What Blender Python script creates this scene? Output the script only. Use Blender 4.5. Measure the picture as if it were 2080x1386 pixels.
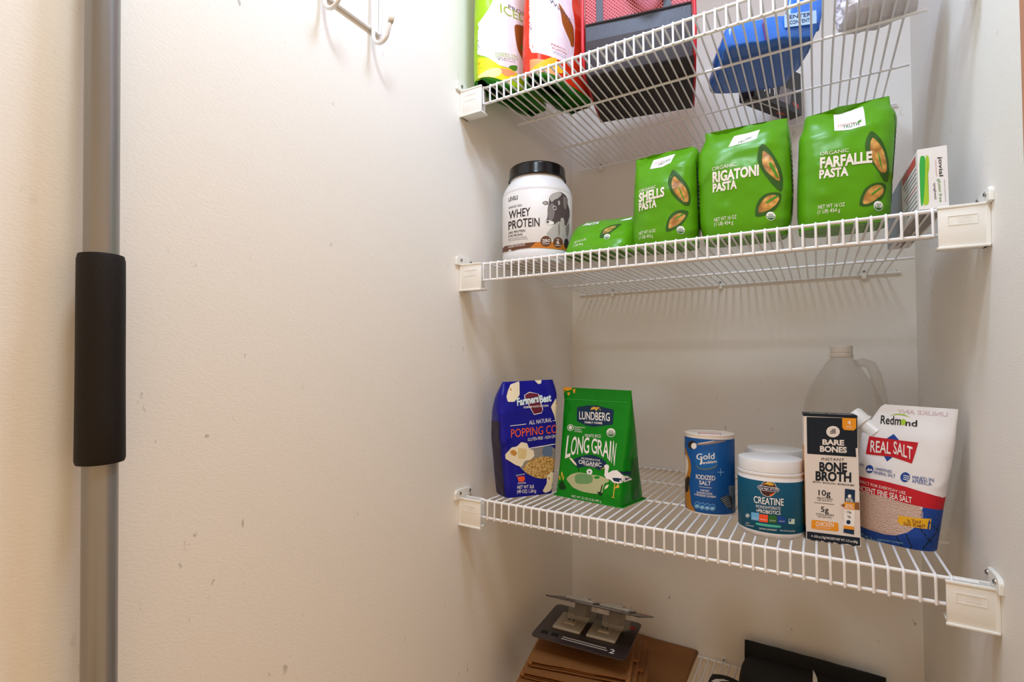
import bpy, bmesh, math, random
from mathutils import Vector, Matrix, noise
from mathutils.bvhtree import BVHTree

# ------------------------------------------------------------------ units
U = 0.015            # one unit = one wire spacing of the shelves (15 mm)
ZC = 96.7            # camera height above the floor in units; z = 0 is the lens height
for o in list(bpy.data.objects): bpy.data.objects.remove(o)
SC = bpy.context.scene
COL = SC.collection
def W(x, y, z): return Vector((x*U, y*U, (z+ZC)*U))

# ------------------------------------------------------------------ camera
YAW, PITCH, ROLL = 0.53736, 0.03144, 0.00308
fw = Vector((-math.sin(YAW)*math.cos(PITCH), math.cos(YAW)*math.cos(PITCH), math.sin(PITCH)))
rt = Vector((math.cos(YAW), math.sin(YAW), 0)); up = rt.cross(fw)
rt, up = math.cos(ROLL)*rt+math.sin(ROLL)*up, math.cos(ROLL)*up-math.sin(ROLL)*rt
cam = bpy.data.objects.new('camera', bpy.data.cameras.new('camera')); COL.objects.link(cam)
cam.data.sensor_width = 36; cam.data.lens = 1038.93/2080*36
cam.data.clip_start = 0.02
m = Matrix((rt, up, -fw)).transposed().to_4x4(); m.translation = W(34.9404, -51.9825, 0)
cam.matrix_world = m
SC.camera = cam

# ------------------------------------------------------------------ world, lamp, exposure
wd = bpy.data.worlds.new('world'); SC.world = wd; wd.use_nodes = True
bg = wd.node_tree.nodes['Background']; WORLD = (1.0, 0.66, 0.36); bg.inputs[0].default_value = WORLD+(1,); bg.inputs[1].default_value = 0.96
LAMP_AT = (24, -15, 63.5); LAMP_R = 6.0; LAMP_POWER = 42.0; LAMP_COL = (.80, 1, 1.38)
ROOM_AT = (24, -42, 63.5); ROOM_R = 6.0; ROOM_POWER = 62.0; ROOM_COL = (.82, 1, 1.12)
SC.view_settings.view_transform = 'Standard'; SC.view_settings.look = 'None'
SC.view_settings.exposure = 0.0; SC.view_settings.gamma = 1; SC.view_settings.use_curve_mapping = False

# ------------------------------------------------------------------ materials
def srgb(h):
    c = [int(h[i:i+2], 16)/255 for i in (0, 2, 4)]
    return tuple(x/12.92 if x <= .04045 else ((x+.055)/1.055)**2.4 for x in c)+(1,)
MATS = {}
def mat(name, col, rough=.5, metal=0, bump=0, bscale=40, coat=0, spec=.5, trans=0, mottle=0, mscale=3, crease=0):
    if name in MATS: return MATS[name]
    M = bpy.data.materials.new(name); M.use_nodes = True
    nt = M.node_tree; b = nt.nodes['Principled BSDF']
    c = srgb(col) if isinstance(col, str) else col
    b.inputs['Base Color'].default_value = c
    b.inputs['Roughness'].default_value = rough; b.inputs['Metallic'].default_value = metal
    b.inputs['Coat Weight'].default_value = coat; b.inputs['Specular IOR Level'].default_value = spec
    b.inputs['Transmission Weight'].default_value = trans
    if bump or mottle or crease:
        tc = nt.nodes.new('ShaderNodeTexCoord')
    if bump:
        n = nt.nodes.new('ShaderNodeTexNoise'); n.inputs['Scale'].default_value = bscale; n.inputs['Detail'].default_value = 4
        bp = nt.nodes.new('ShaderNodeBump'); bp.inputs['Strength'].default_value = bump; bp.inputs['Distance'].default_value = .002
        nt.links.new(tc.outputs['Object'], n.inputs['Vector']); nt.links.new(n.outputs['Fac'], bp.inputs['Height']); nt.links.new(bp.outputs[0], b.inputs['Normal'])
    if crease:
        n = nt.nodes.new('ShaderNodeTexNoise'); n.noise_type = 'RIDGED_MULTIFRACTAL'; n.inputs['Scale'].default_value = 26; n.inputs['Detail'].default_value = 2.5; n.inputs['Distortion'].default_value = .5
        bp = nt.nodes.new('ShaderNodeBump'); bp.inputs['Strength'].default_value = crease; bp.inputs['Distance'].default_value = .006
        nt.links.new(tc.outputs['Object'], n.inputs['Vector']); nt.links.new(n.outputs['Fac'], bp.inputs['Height']); nt.links.new(bp.outputs[0], b.inputs['Normal'])
    if mottle:
        n = nt.nodes.new('ShaderNodeTexNoise'); n.inputs['Scale'].default_value = mscale; n.inputs['Detail'].default_value = 6
        mx = nt.nodes.new('ShaderNodeMix'); mx.data_type = 'RGBA'
        mx.inputs['A'].default_value = c; mx.inputs['B'].default_value = tuple(x*(1-mottle) for x in c[:3])+(1,)
        nt.links.new(tc.outputs['Object'], n.inputs['Vector']); nt.links.new(n.outputs['Fac'], mx.inputs['Factor']); nt.links.new(mx.outputs['Result'], b.inputs['Base Color'])
    MATS[name] = M; return M
def wall_mat(name, col):
    M = mat(name, col, rough=.62, spec=.3)
    nt = M.node_tree; b = nt.nodes['Principled BSDF']; L = nt.links.new
    tc = nt.nodes.new('ShaderNodeTexCoord')
    mp = nt.nodes.new('ShaderNodeMapping'); mp.inputs['Scale'].default_value = (1, 1, 2.2); L(tc.outputs['Object'], mp.inputs['Vector'])
    n = nt.nodes.new('ShaderNodeTexNoise'); n.inputs['Scale'].default_value = 230; n.inputs['Detail'].default_value = 3
    L(mp.outputs[0], n.inputs['Vector'])
    bp = nt.nodes.new('ShaderNodeBump'); bp.inputs['Strength'].default_value = .24; bp.inputs['Distance'].default_value = .001
    L(n.outputs['Fac'], bp.inputs['Height']); L(bp.outputs[0], b.inputs['Normal'])
    # scuffs and specks: thin stretched marks
    mp2 = nt.nodes.new('ShaderNodeMapping'); mp2.inputs['Scale'].default_value = (46, 46, 22); mp2.inputs['Rotation'].default_value = (.3, .25, 0); L(tc.outputs['Object'], mp2.inputs['Vector'])
    s = nt.nodes.new('ShaderNodeTexNoise'); s.inputs['Scale'].default_value = 1.4; s.inputs['Detail'].default_value = 5; s.inputs['Roughness'].default_value = .62; L(mp2.outputs[0], s.inputs['Vector'])
    g = nt.nodes.new('ShaderNodeTexNoise'); g.inputs['Scale'].default_value = 3.1; g.inputs['Detail'].default_value = 1; L(tc.outputs['Object'], g.inputs['Vector'])
    r1 = nt.nodes.new('ShaderNodeMapRange'); r1.inputs['From Min'].default_value = .675; r1.inputs['From Max'].default_value = .72; L(s.outputs['Fac'], r1.inputs['Value'])
    r2 = nt.nodes.new('ShaderNodeMapRange'); r2.inputs['From Min'].default_value = .45; r2.inputs['From Max'].default_value = .62; L(g.outputs['Fac'], r2.inputs['Value'])
    mu = nt.nodes.new('ShaderNodeMath'); mu.operation = 'MULTIPLY'; L(r1.outputs[0], mu.inputs[0]); L(r2.outputs[0], mu.inputs[1])
    m2 = nt.nodes.new('ShaderNodeMath'); m2.operation = 'MULTIPLY'; L(mu.outputs[0], m2.inputs[0]); m2.inputs[1].default_value = .5
    c = srgb(col); mx = nt.nodes.new('ShaderNodeMix'); mx.data_type = 'RGBA'
    mx.inputs['A'].default_value = c; mx.inputs['B'].default_value = (.12, .10, .09, 1)
    L(m2.outputs[0], mx.inputs['Factor']); L(mx.outputs['Result'], b.inputs['Base Color'])
    return M
def speckle_mat(name, c1, c2, scale, rough=.5, lo=.05, hi=.5):
    M = mat(name, c1, rough); nt = M.node_tree; b = nt.nodes['Principled BSDF']; L = nt.links.new
    tc = nt.nodes.new('ShaderNodeTexCoord'); v = nt.nodes.new('ShaderNodeTexVoronoi'); v.inputs['Scale'].default_value = scale
    r = nt.nodes.new('ShaderNodeMapRange'); r.inputs['From Min'].default_value = lo; r.inputs['From Max'].default_value = hi
    mx = nt.nodes.new('ShaderNodeMix'); mx.data_type = 'RGBA'; mx.inputs['A'].default_value = srgb(c1); mx.inputs['B'].default_value = srgb(c2)
    L(tc.outputs['Object'], v.inputs['Vector']); L(v.outputs['Distance'], r.inputs['Value']); L(r.outputs[0], mx.inputs['Factor']); L(mx.outputs['Result'], b.inputs['Base Color'])
    bp = nt.nodes.new('ShaderNodeBump'); bp.inputs['Strength'].default_value = .5; bp.inputs['Distance'].default_value = .002; bp.invert = True
    L(v.outputs['Distance'], bp.inputs['Height']); L(bp.outputs[0], b.inputs['Normal'])
    return M
INK = dict(white='F2EFEC', cream='EDE3D6', cream_paper='E3D6C8', black='151414', coffee='33272A', brick='C4544A', seal_green='2F6B2E', leaf_dark='33591C', leaf_mid='4E8F25',
  pasta='D9A24C', maroon='6A2036', sky_white='DDF0F4', orange='F0602A', orange_red='F0552C', window_grey='8F8A88', window_blue='5F7392', popcorn='EFE3C4', popcorn_brown='C78A3A', popcorn_shade='E0C98F',
  sun='F5A52A', rice_light='2FA63A', rice_green='12901F', navy='14304F', gold='E0B040', rice_window='B7B98C', rice_window_dark='6E9A62', leaf_black='0C3A14',
  gold_brown='B57A2A', shadow_brown='33251D', spoon_grey='8B7F80', deep_blue='1B66AE', olive='7F8554', pale_blue='8FC4E2', label_blue='1F63AE', slate='5C7482', ash='9CA6AC', charcoal='33383E',  # salt label inks, with the plain dark brown of the printed spoon and wood
  emblem_brown='4A2E2C', purple_navy='2A2158', teal='0D5A75', sky='6FB2E0', royal='1E4597', mint_white='C9DDD0', mint='4FB7A2', ink='17222F', amber='EE9A25', box_cream='EAE1DA', cup_white='E3D6CC', soup_brown='8A5A35',
  lime='A6CC3A', banner_red='C4202C', label_yellow='EDB52A', mauve='D9C3CC', band_brown='6B452F', band_orange='C9782A', cow_light='B9B4B0', cow_mid='837B78', cow_dark='55494A', box_green='3FAE49',
  lemon='F3E42A', lemon_pale='F7F0A8', peach='F4A66E', tea='9C5A22', lime_dark='9DBE3E', graphite='5A5560', pink_white='F3E9EE', mango='F6BE2E')
def ink(k):
    if k == 'kernel': return speckle_mat('kernel', 'E8C985', 'A87B34', 260, .4, .1, .7)
    if k == 'pink_salt': return speckle_mat('pink_salt', 'E0C8BC', 'CDAE9E', 500, .6)
    if k == 'pasta': return speckle_mat('pasta', 'E0A850', '9A6420', 95, .5, .15, .75)
    return mat('print_'+k, INK[k], rough=.5, spec=.22)
white_coat = mat('white_epoxy', 'F4F3F2', rough=.28, coat=.2)
bracket_white = mat('bracket_plastic', 'F3F1EA', rough=.38)
steel = mat('screw_steel', 'B9B9B6', rough=.3, metal=1)
wall_paint = wall_mat('wall_paint', 'F0ECE4')

# ------------------------------------------------------------------ builders
def mesh(name, v, f, m, parent=None, smooth=False, sharp=None):
    me = bpy.data.meshes.new(name); me.from_pydata([(a[0]*U, a[1]*U, a[2]*U) for a in v], [], f); me.update()
    if m: me.materials.append(m)
    if smooth: me.polygons.foreach_set('use_smooth', [True]*len(me.polygons))
    if smooth and sharp: me.set_sharp_from_angle(angle=math.radians(sharp))
    o = bpy.data.objects.new(name, me); COL.objects.link(o)
    if parent: o.parent = parent
    return o
def thing(name, label, cat, at, group=None, ex=None, ey=None):
    o = bpy.data.objects.new(name, None); COL.objects.link(o); o.empty_display_size = .02
    if ex is None: ex, ey = Vector((1, 0, 0)), Vector((0, 1, 0))
    M = Matrix((ex, ey, ex.cross(ey))).transposed().to_4x4(); M.translation = W(*at); o.matrix_world = M
    tag(o, label, cat, group); return o
def tag(o, label, cat, group=None):
    o['label'] = label; o['category'] = cat
    if group: o['group'] = group
    return o
def structure(o, label):
    o['kind'] = 'structure'; o['label'] = label; return o
def place(o, at): o.location = W(*at); return o
def join(*parts):
    V, F = [], []
    for v, f in parts:
        n = len(V); V += list(v); F += [tuple(i+n for i in q) for q in f]
    return V, F
def box(x0, x1, y0, y1, z0, z1, bev=0, seg=2):
    bm = bmesh.new(); bmesh.ops.create_cube(bm, size=1)
    for v in bm.verts: v.co = Vector(((x0+x1)/2+v.co.x*(x1-x0), (y0+y1)/2+v.co.y*(y1-y0), (z0+z1)/2+v.co.z*(z1-z0)))
    if bev: bmesh.ops.bevel(bm, geom=bm.edges[:], offset=bev, segments=seg, affect='EDGES', profile=.5)
    r = dump(bm); return r
def dump(bm):
    bm.verts.index_update(); r = ([tuple(v.co) for v in bm.verts], [tuple(v.index for v in f.verts) for f in bm.faces]); bm.free(); return r
def tube(pts, r, n=8, cap=True):
    pts = [Vector(q) for q in pts]; V, F = [], []
    t0 = (pts[1]-pts[0]).normalized(); a = t0.orthogonal().normalized()
    for i, q in enumerate(pts):
        t = ((pts[min(i+1, len(pts)-1)]-pts[max(i-1, 0)])).normalized()
        a = (a-t*a.dot(t)).normalized(); b = t.cross(a)
        rr = r[i] if isinstance(r, (list, tuple)) else r
        for k in range(n):
            c = 2*math.pi*k/n; V.append(tuple(q+rr*(math.cos(c)*a+math.sin(c)*b)))
    for i in range(len(pts)-1):
        for k in range(n): F.append((i*n+k, i*n+(k+1) % n, (i+1)*n+(k+1) % n, (i+1)*n+k))
    if cap: F += [tuple(range(n))[::-1], tuple((len(pts)-1)*n+k for k in range(n))]
    return V, F
def lathe(prof, n=48, sq=0, capb=True, capt=True):
    V, F = [], []
    for r, z in prof:
        for k in range(n):
            c = 2*math.pi*k/n; rr = r
            if sq: rr = r*(1+sq*(abs(math.cos(c))**8+abs(math.sin(c))**8-1)*-1)
            V.append((rr*math.cos(c), rr*math.sin(c), z))
    for i in range(len(prof)-1):
        for k in range(n): F.append((i*n+k, i*n+(k+1) % n, (i+1)*n+(k+1) % n, (i+1)*n+k))
    if capb: F.append(tuple(range(n))[::-1])
    if capt: F.append(tuple((len(prof)-1)*n+k for k in range(n)))
    return V, F
def lerp(tab, t):
    for (a, x), (b, y) in zip(tab, tab[1:]):
        if t <= b: return x+(y-x)*(t-a)/(b-a) if b > a else y
    return tab[-1][1]
def resample(pl):
    d = [0]
    for a, b in zip(pl, pl[1:]): d.append(d[-1]+math.hypot(b[0]-a[0], b[1]-a[1]))
    tx = [(s/d[-1], q[0]) for s, q in zip(d, pl)]; tz = [(s/d[-1], q[1]) for s, q in zip(d, pl)]
    return lambda t: (lerp(tx, t), lerp(tz, t))
def bag(Lp, Rp, depth, p=3.0, q=2.0, amp=.1, seed=0, rows=34, cols=26, ridge=None, back=None, yc=None):
    """closed film bag: left and right edge curves, half depth along the height, wrinkled film"""
    L, R = resample(Lp), resample(Rp); V, F = [], []
    for j in range(rows+1):
        t = j/rows; (lx, lz), (rx, rz) = L(t), R(t); D = lerp(depth, t); y0 = lerp(yc, t) if yc else 0
        ring = []
        for i in range(cols+1): ring.append((.5-.5*math.cos(math.pi*i/cols), -1))
        for i in range(cols-1, 0, -1): ring.append((.5-.5*math.cos(math.pi*i/cols), 1))
        for s, side in ring:
            x, z = lx+(rx-lx)*s, lz+(rz-lz)*s
            e = max(0, 1-abs(2*s-1)**p)**(1/q)
            y = y0+side*D*e*(1 if side < 0 or back is None else back)
            w = noise.noise(Vector((x*.55+seed, z*.45, side*3)))*.8+(.5-abs(noise.noise(Vector((x*.9-seed, z*.7+4, side*5)))))*.9
            k = amp*e*min(1, t*6)*(.45+1.3*t*t)
            y += side*w*k
            if ridge: y += side*ridge(s, t)*e
            V.append((x, y, max(z, 0) if j == 0 else z))
    n = 2*cols
    for j in range(rows):
        for i in range(n): F.append((j*n+i, j*n+(i+1) % n, (j+1)*n+(i+1) % n, (j+1)*n+i))
    F.append(tuple(range(n))[::-1]); F.append(tuple(rows*n+i for i in range(n)))
    return V, F
# ---- print on surfaces: artwork lies in the item's own front coordinates (x across, z up) and is laid onto the body
TXT = {}
def collect_text(items):
    todo = {('H', 0)}
    for it in items:
        for s, c, l, b, q in it['txt']: todo.add((s, b))
    for s in ('CLOSET', 'MAID'): todo.add((s, 0))
    for s in EXTRA_TEXT: todo.add((s, 1))
    obs = []
    for s, b in sorted(todo):
        cu = bpy.data.curves.new('t', 'FONT'); cu.body = s; cu.size = 1; cu.resolution_u = 3; cu.offset = (0, .012, .04)[b]; cu.fill_mode = 'FRONT'
        o = bpy.data.objects.new('t', cu); COL.objects.link(o); obs.append((s, b, o))
    bpy.context.view_layer.update(); dg = bpy.context.evaluated_depsgraph_get()
    for s, b, o in obs:
        me = o.evaluated_get(dg).to_mesh()
        TXT[s, b] = ([(v.co.x, v.co.y) for v in me.vertices], [tuple(f.vertices) for f in me.polygons])
        o.evaluated_get(dg).to_mesh_clear()
    for s, b, o in obs:
        cu = o.data; bpy.data.objects.remove(o); bpy.data.curves.remove(cu)
    TXT['cap'] = max(y for x, y in TXT['H', 0][0])
def text_flat(s, b, A, a, u):
    v, f = TXT[s, b]; x0 = min(x for x, y in v); x1 = max(x for x, y in v); w = x1-x0
    return [(A[0]+(x-x0)/w*a[0]+y/TXT['cap']*u[0], A[1]+(x-x0)/w*a[1]+y/TXT['cap']*u[1]) for x, y in v], f
def refine(v, f, lim):
    bm = bmesh.new(); vs = [bm.verts.new((x, 0, z)) for x, z in v]
    for q in f:
        try: bm.faces.new([vs[i] for i in q])
        except ValueError: pass
    bmesh.ops.triangulate(bm, faces=bm.faces[:])
    for _ in range(6):
        es = [e for e in bm.edges if e.calc_length() > lim]
        if not es: break
        bmesh.ops.subdivide_edges(bm, edges=es, cuts=1); bmesh.ops.triangulate(bm, faces=[g for g in bm.faces if len(g.verts) > 3])
    V, F = dump(bm); return [(a[0], a[2]) for a in V], F
ROUND = {'window', 'pasta_in_window', 'window_vein', 'cow_picture', 'kernels', 'fruit_picture', 'front_panel', 'tea_picture', 'wood_picture', 'banner', 'stone_picture', 'spoon_picture', 'wheat', 'flavour_pill', 'green_stripe'}
SOFT = {'popped_corn', 'stork', 'sun', 'sprig', 'plant'}
def smooth_poly(q, k=.2):
    for _ in range(2):
        r = []
        for a, b in zip(q, q[1:]+q[:1]): r += [(a[0]*(1-k)+b[0]*k, a[1]*(1-k)+b[1]*k), (a[0]*k+b[0]*(1-k), a[1]*k+b[1]*(1-k))]
        q = r
    return q
class Printer:
    def __init__(s, root, v, f, e0=.016, e1=.010):
        s.e0, s.e1 = e0, e1; s.root = root; s.bvh = BVHTree.FromPolygons([Vector(a) for a in v], f); s.groups = {}
    def lay(s, v, f, part, col, lay, lim=.4):
        v, f = refine(v, f, lim); out = []
        for x, z in v:
            h = s.bvh.ray_cast(Vector((x, -40, z)), Vector((0, 1, 0)))
            k = 0
            while h[0] is None and k < 40:      # past the rim: pull the point in towards the middle of the front
                x += .06 if x < 0 else -.06; z += .03 if z < 1 else -.03; k += 1
                h = s.bvh.ray_cast(Vector((x, -40, z)), Vector((0, 1, 0)))
            if h[0] is None: h = s.bvh.find_nearest(Vector((x, -1.5, z)))
            n = h[1]
            if n.y > 0: n = -n
            out.append(tuple(h[0]+n*(s.e0+s.e1*lay)))
        s.groups[part, col, len(s.groups)] = (out, f)
    def run(s, it):
        for part, col, lay, pts in it['dec']:
            if part in ROUND: pts = smooth_poly(pts)
            elif part in SOFT: pts = smooth_poly(pts, .1)
            s.lay(pts, [tuple(range(len(pts)))], part, col, lay)
        for t, col, lay, b, (ax, az, bx, bz, ux, uz) in it['txt']:
            v, f = text_flat(t, b, (ax, az), (bx, bz), (ux, uz)); s.lay(v, f, 'lettering', col, lay, .45)
        for (part, col, k), (V, F) in s.groups.items():
            o = mesh(part, V, F, ink(col), s.root)
            fix_normals(o)
def fix_normals(o):
    me = o.data; fl = [i for i, q in enumerate(me.polygons) if q.normal.y > 0]
    if fl:
        bm = bmesh.new(); bm.from_mesh(me); bm.faces.ensure_lookup_table(); bmesh.ops.reverse_faces(bm, faces=[bm.faces[i] for i in fl]); bm.to_mesh(me); bm.free()
SHELF = [  # x0, y0, z at x=21.5, slope along depth, slope along width
 (-.08519, -.12598, 33.65608, .01273, .01455), (0, 0, 11.58692, -.0073, .00774), (.68827, .12395, -17.25466, -.02968, .0065), (0, 0, -46.75, 0, 0)]
def shelf_axes(s, yaw=0):
    x0, y0, z, sy, sx = SHELF[s]; n = Vector((-sx, -sy, 1)).normalized(); a = math.radians(yaw)
    ex = Vector((math.cos(a), math.sin(a), 0)); ex = (ex-n*ex.dot(n)).normalized(); return ex, n.cross(ex)
DECK = .27
def deck_z(s, x, y):
    x0, y0, z, sy, sx = SHELF[s]; return z+DECK+sx*(x-x0-21.5)+sy*(y-y0)
def shelf_thing(key, name, label, cat, group=None):
    it = ITEM[key]; ex, ey = shelf_axes(it['shelf'], it['yaw']); return thing(name, label, cat, it['at'], group, ex, ey), it
EXTRA_TEXT = ['2', 'CONTENTS', 'ENTER', 'ITTY', 'Co.', 'Gluten', 'BARE BONES']
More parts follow.
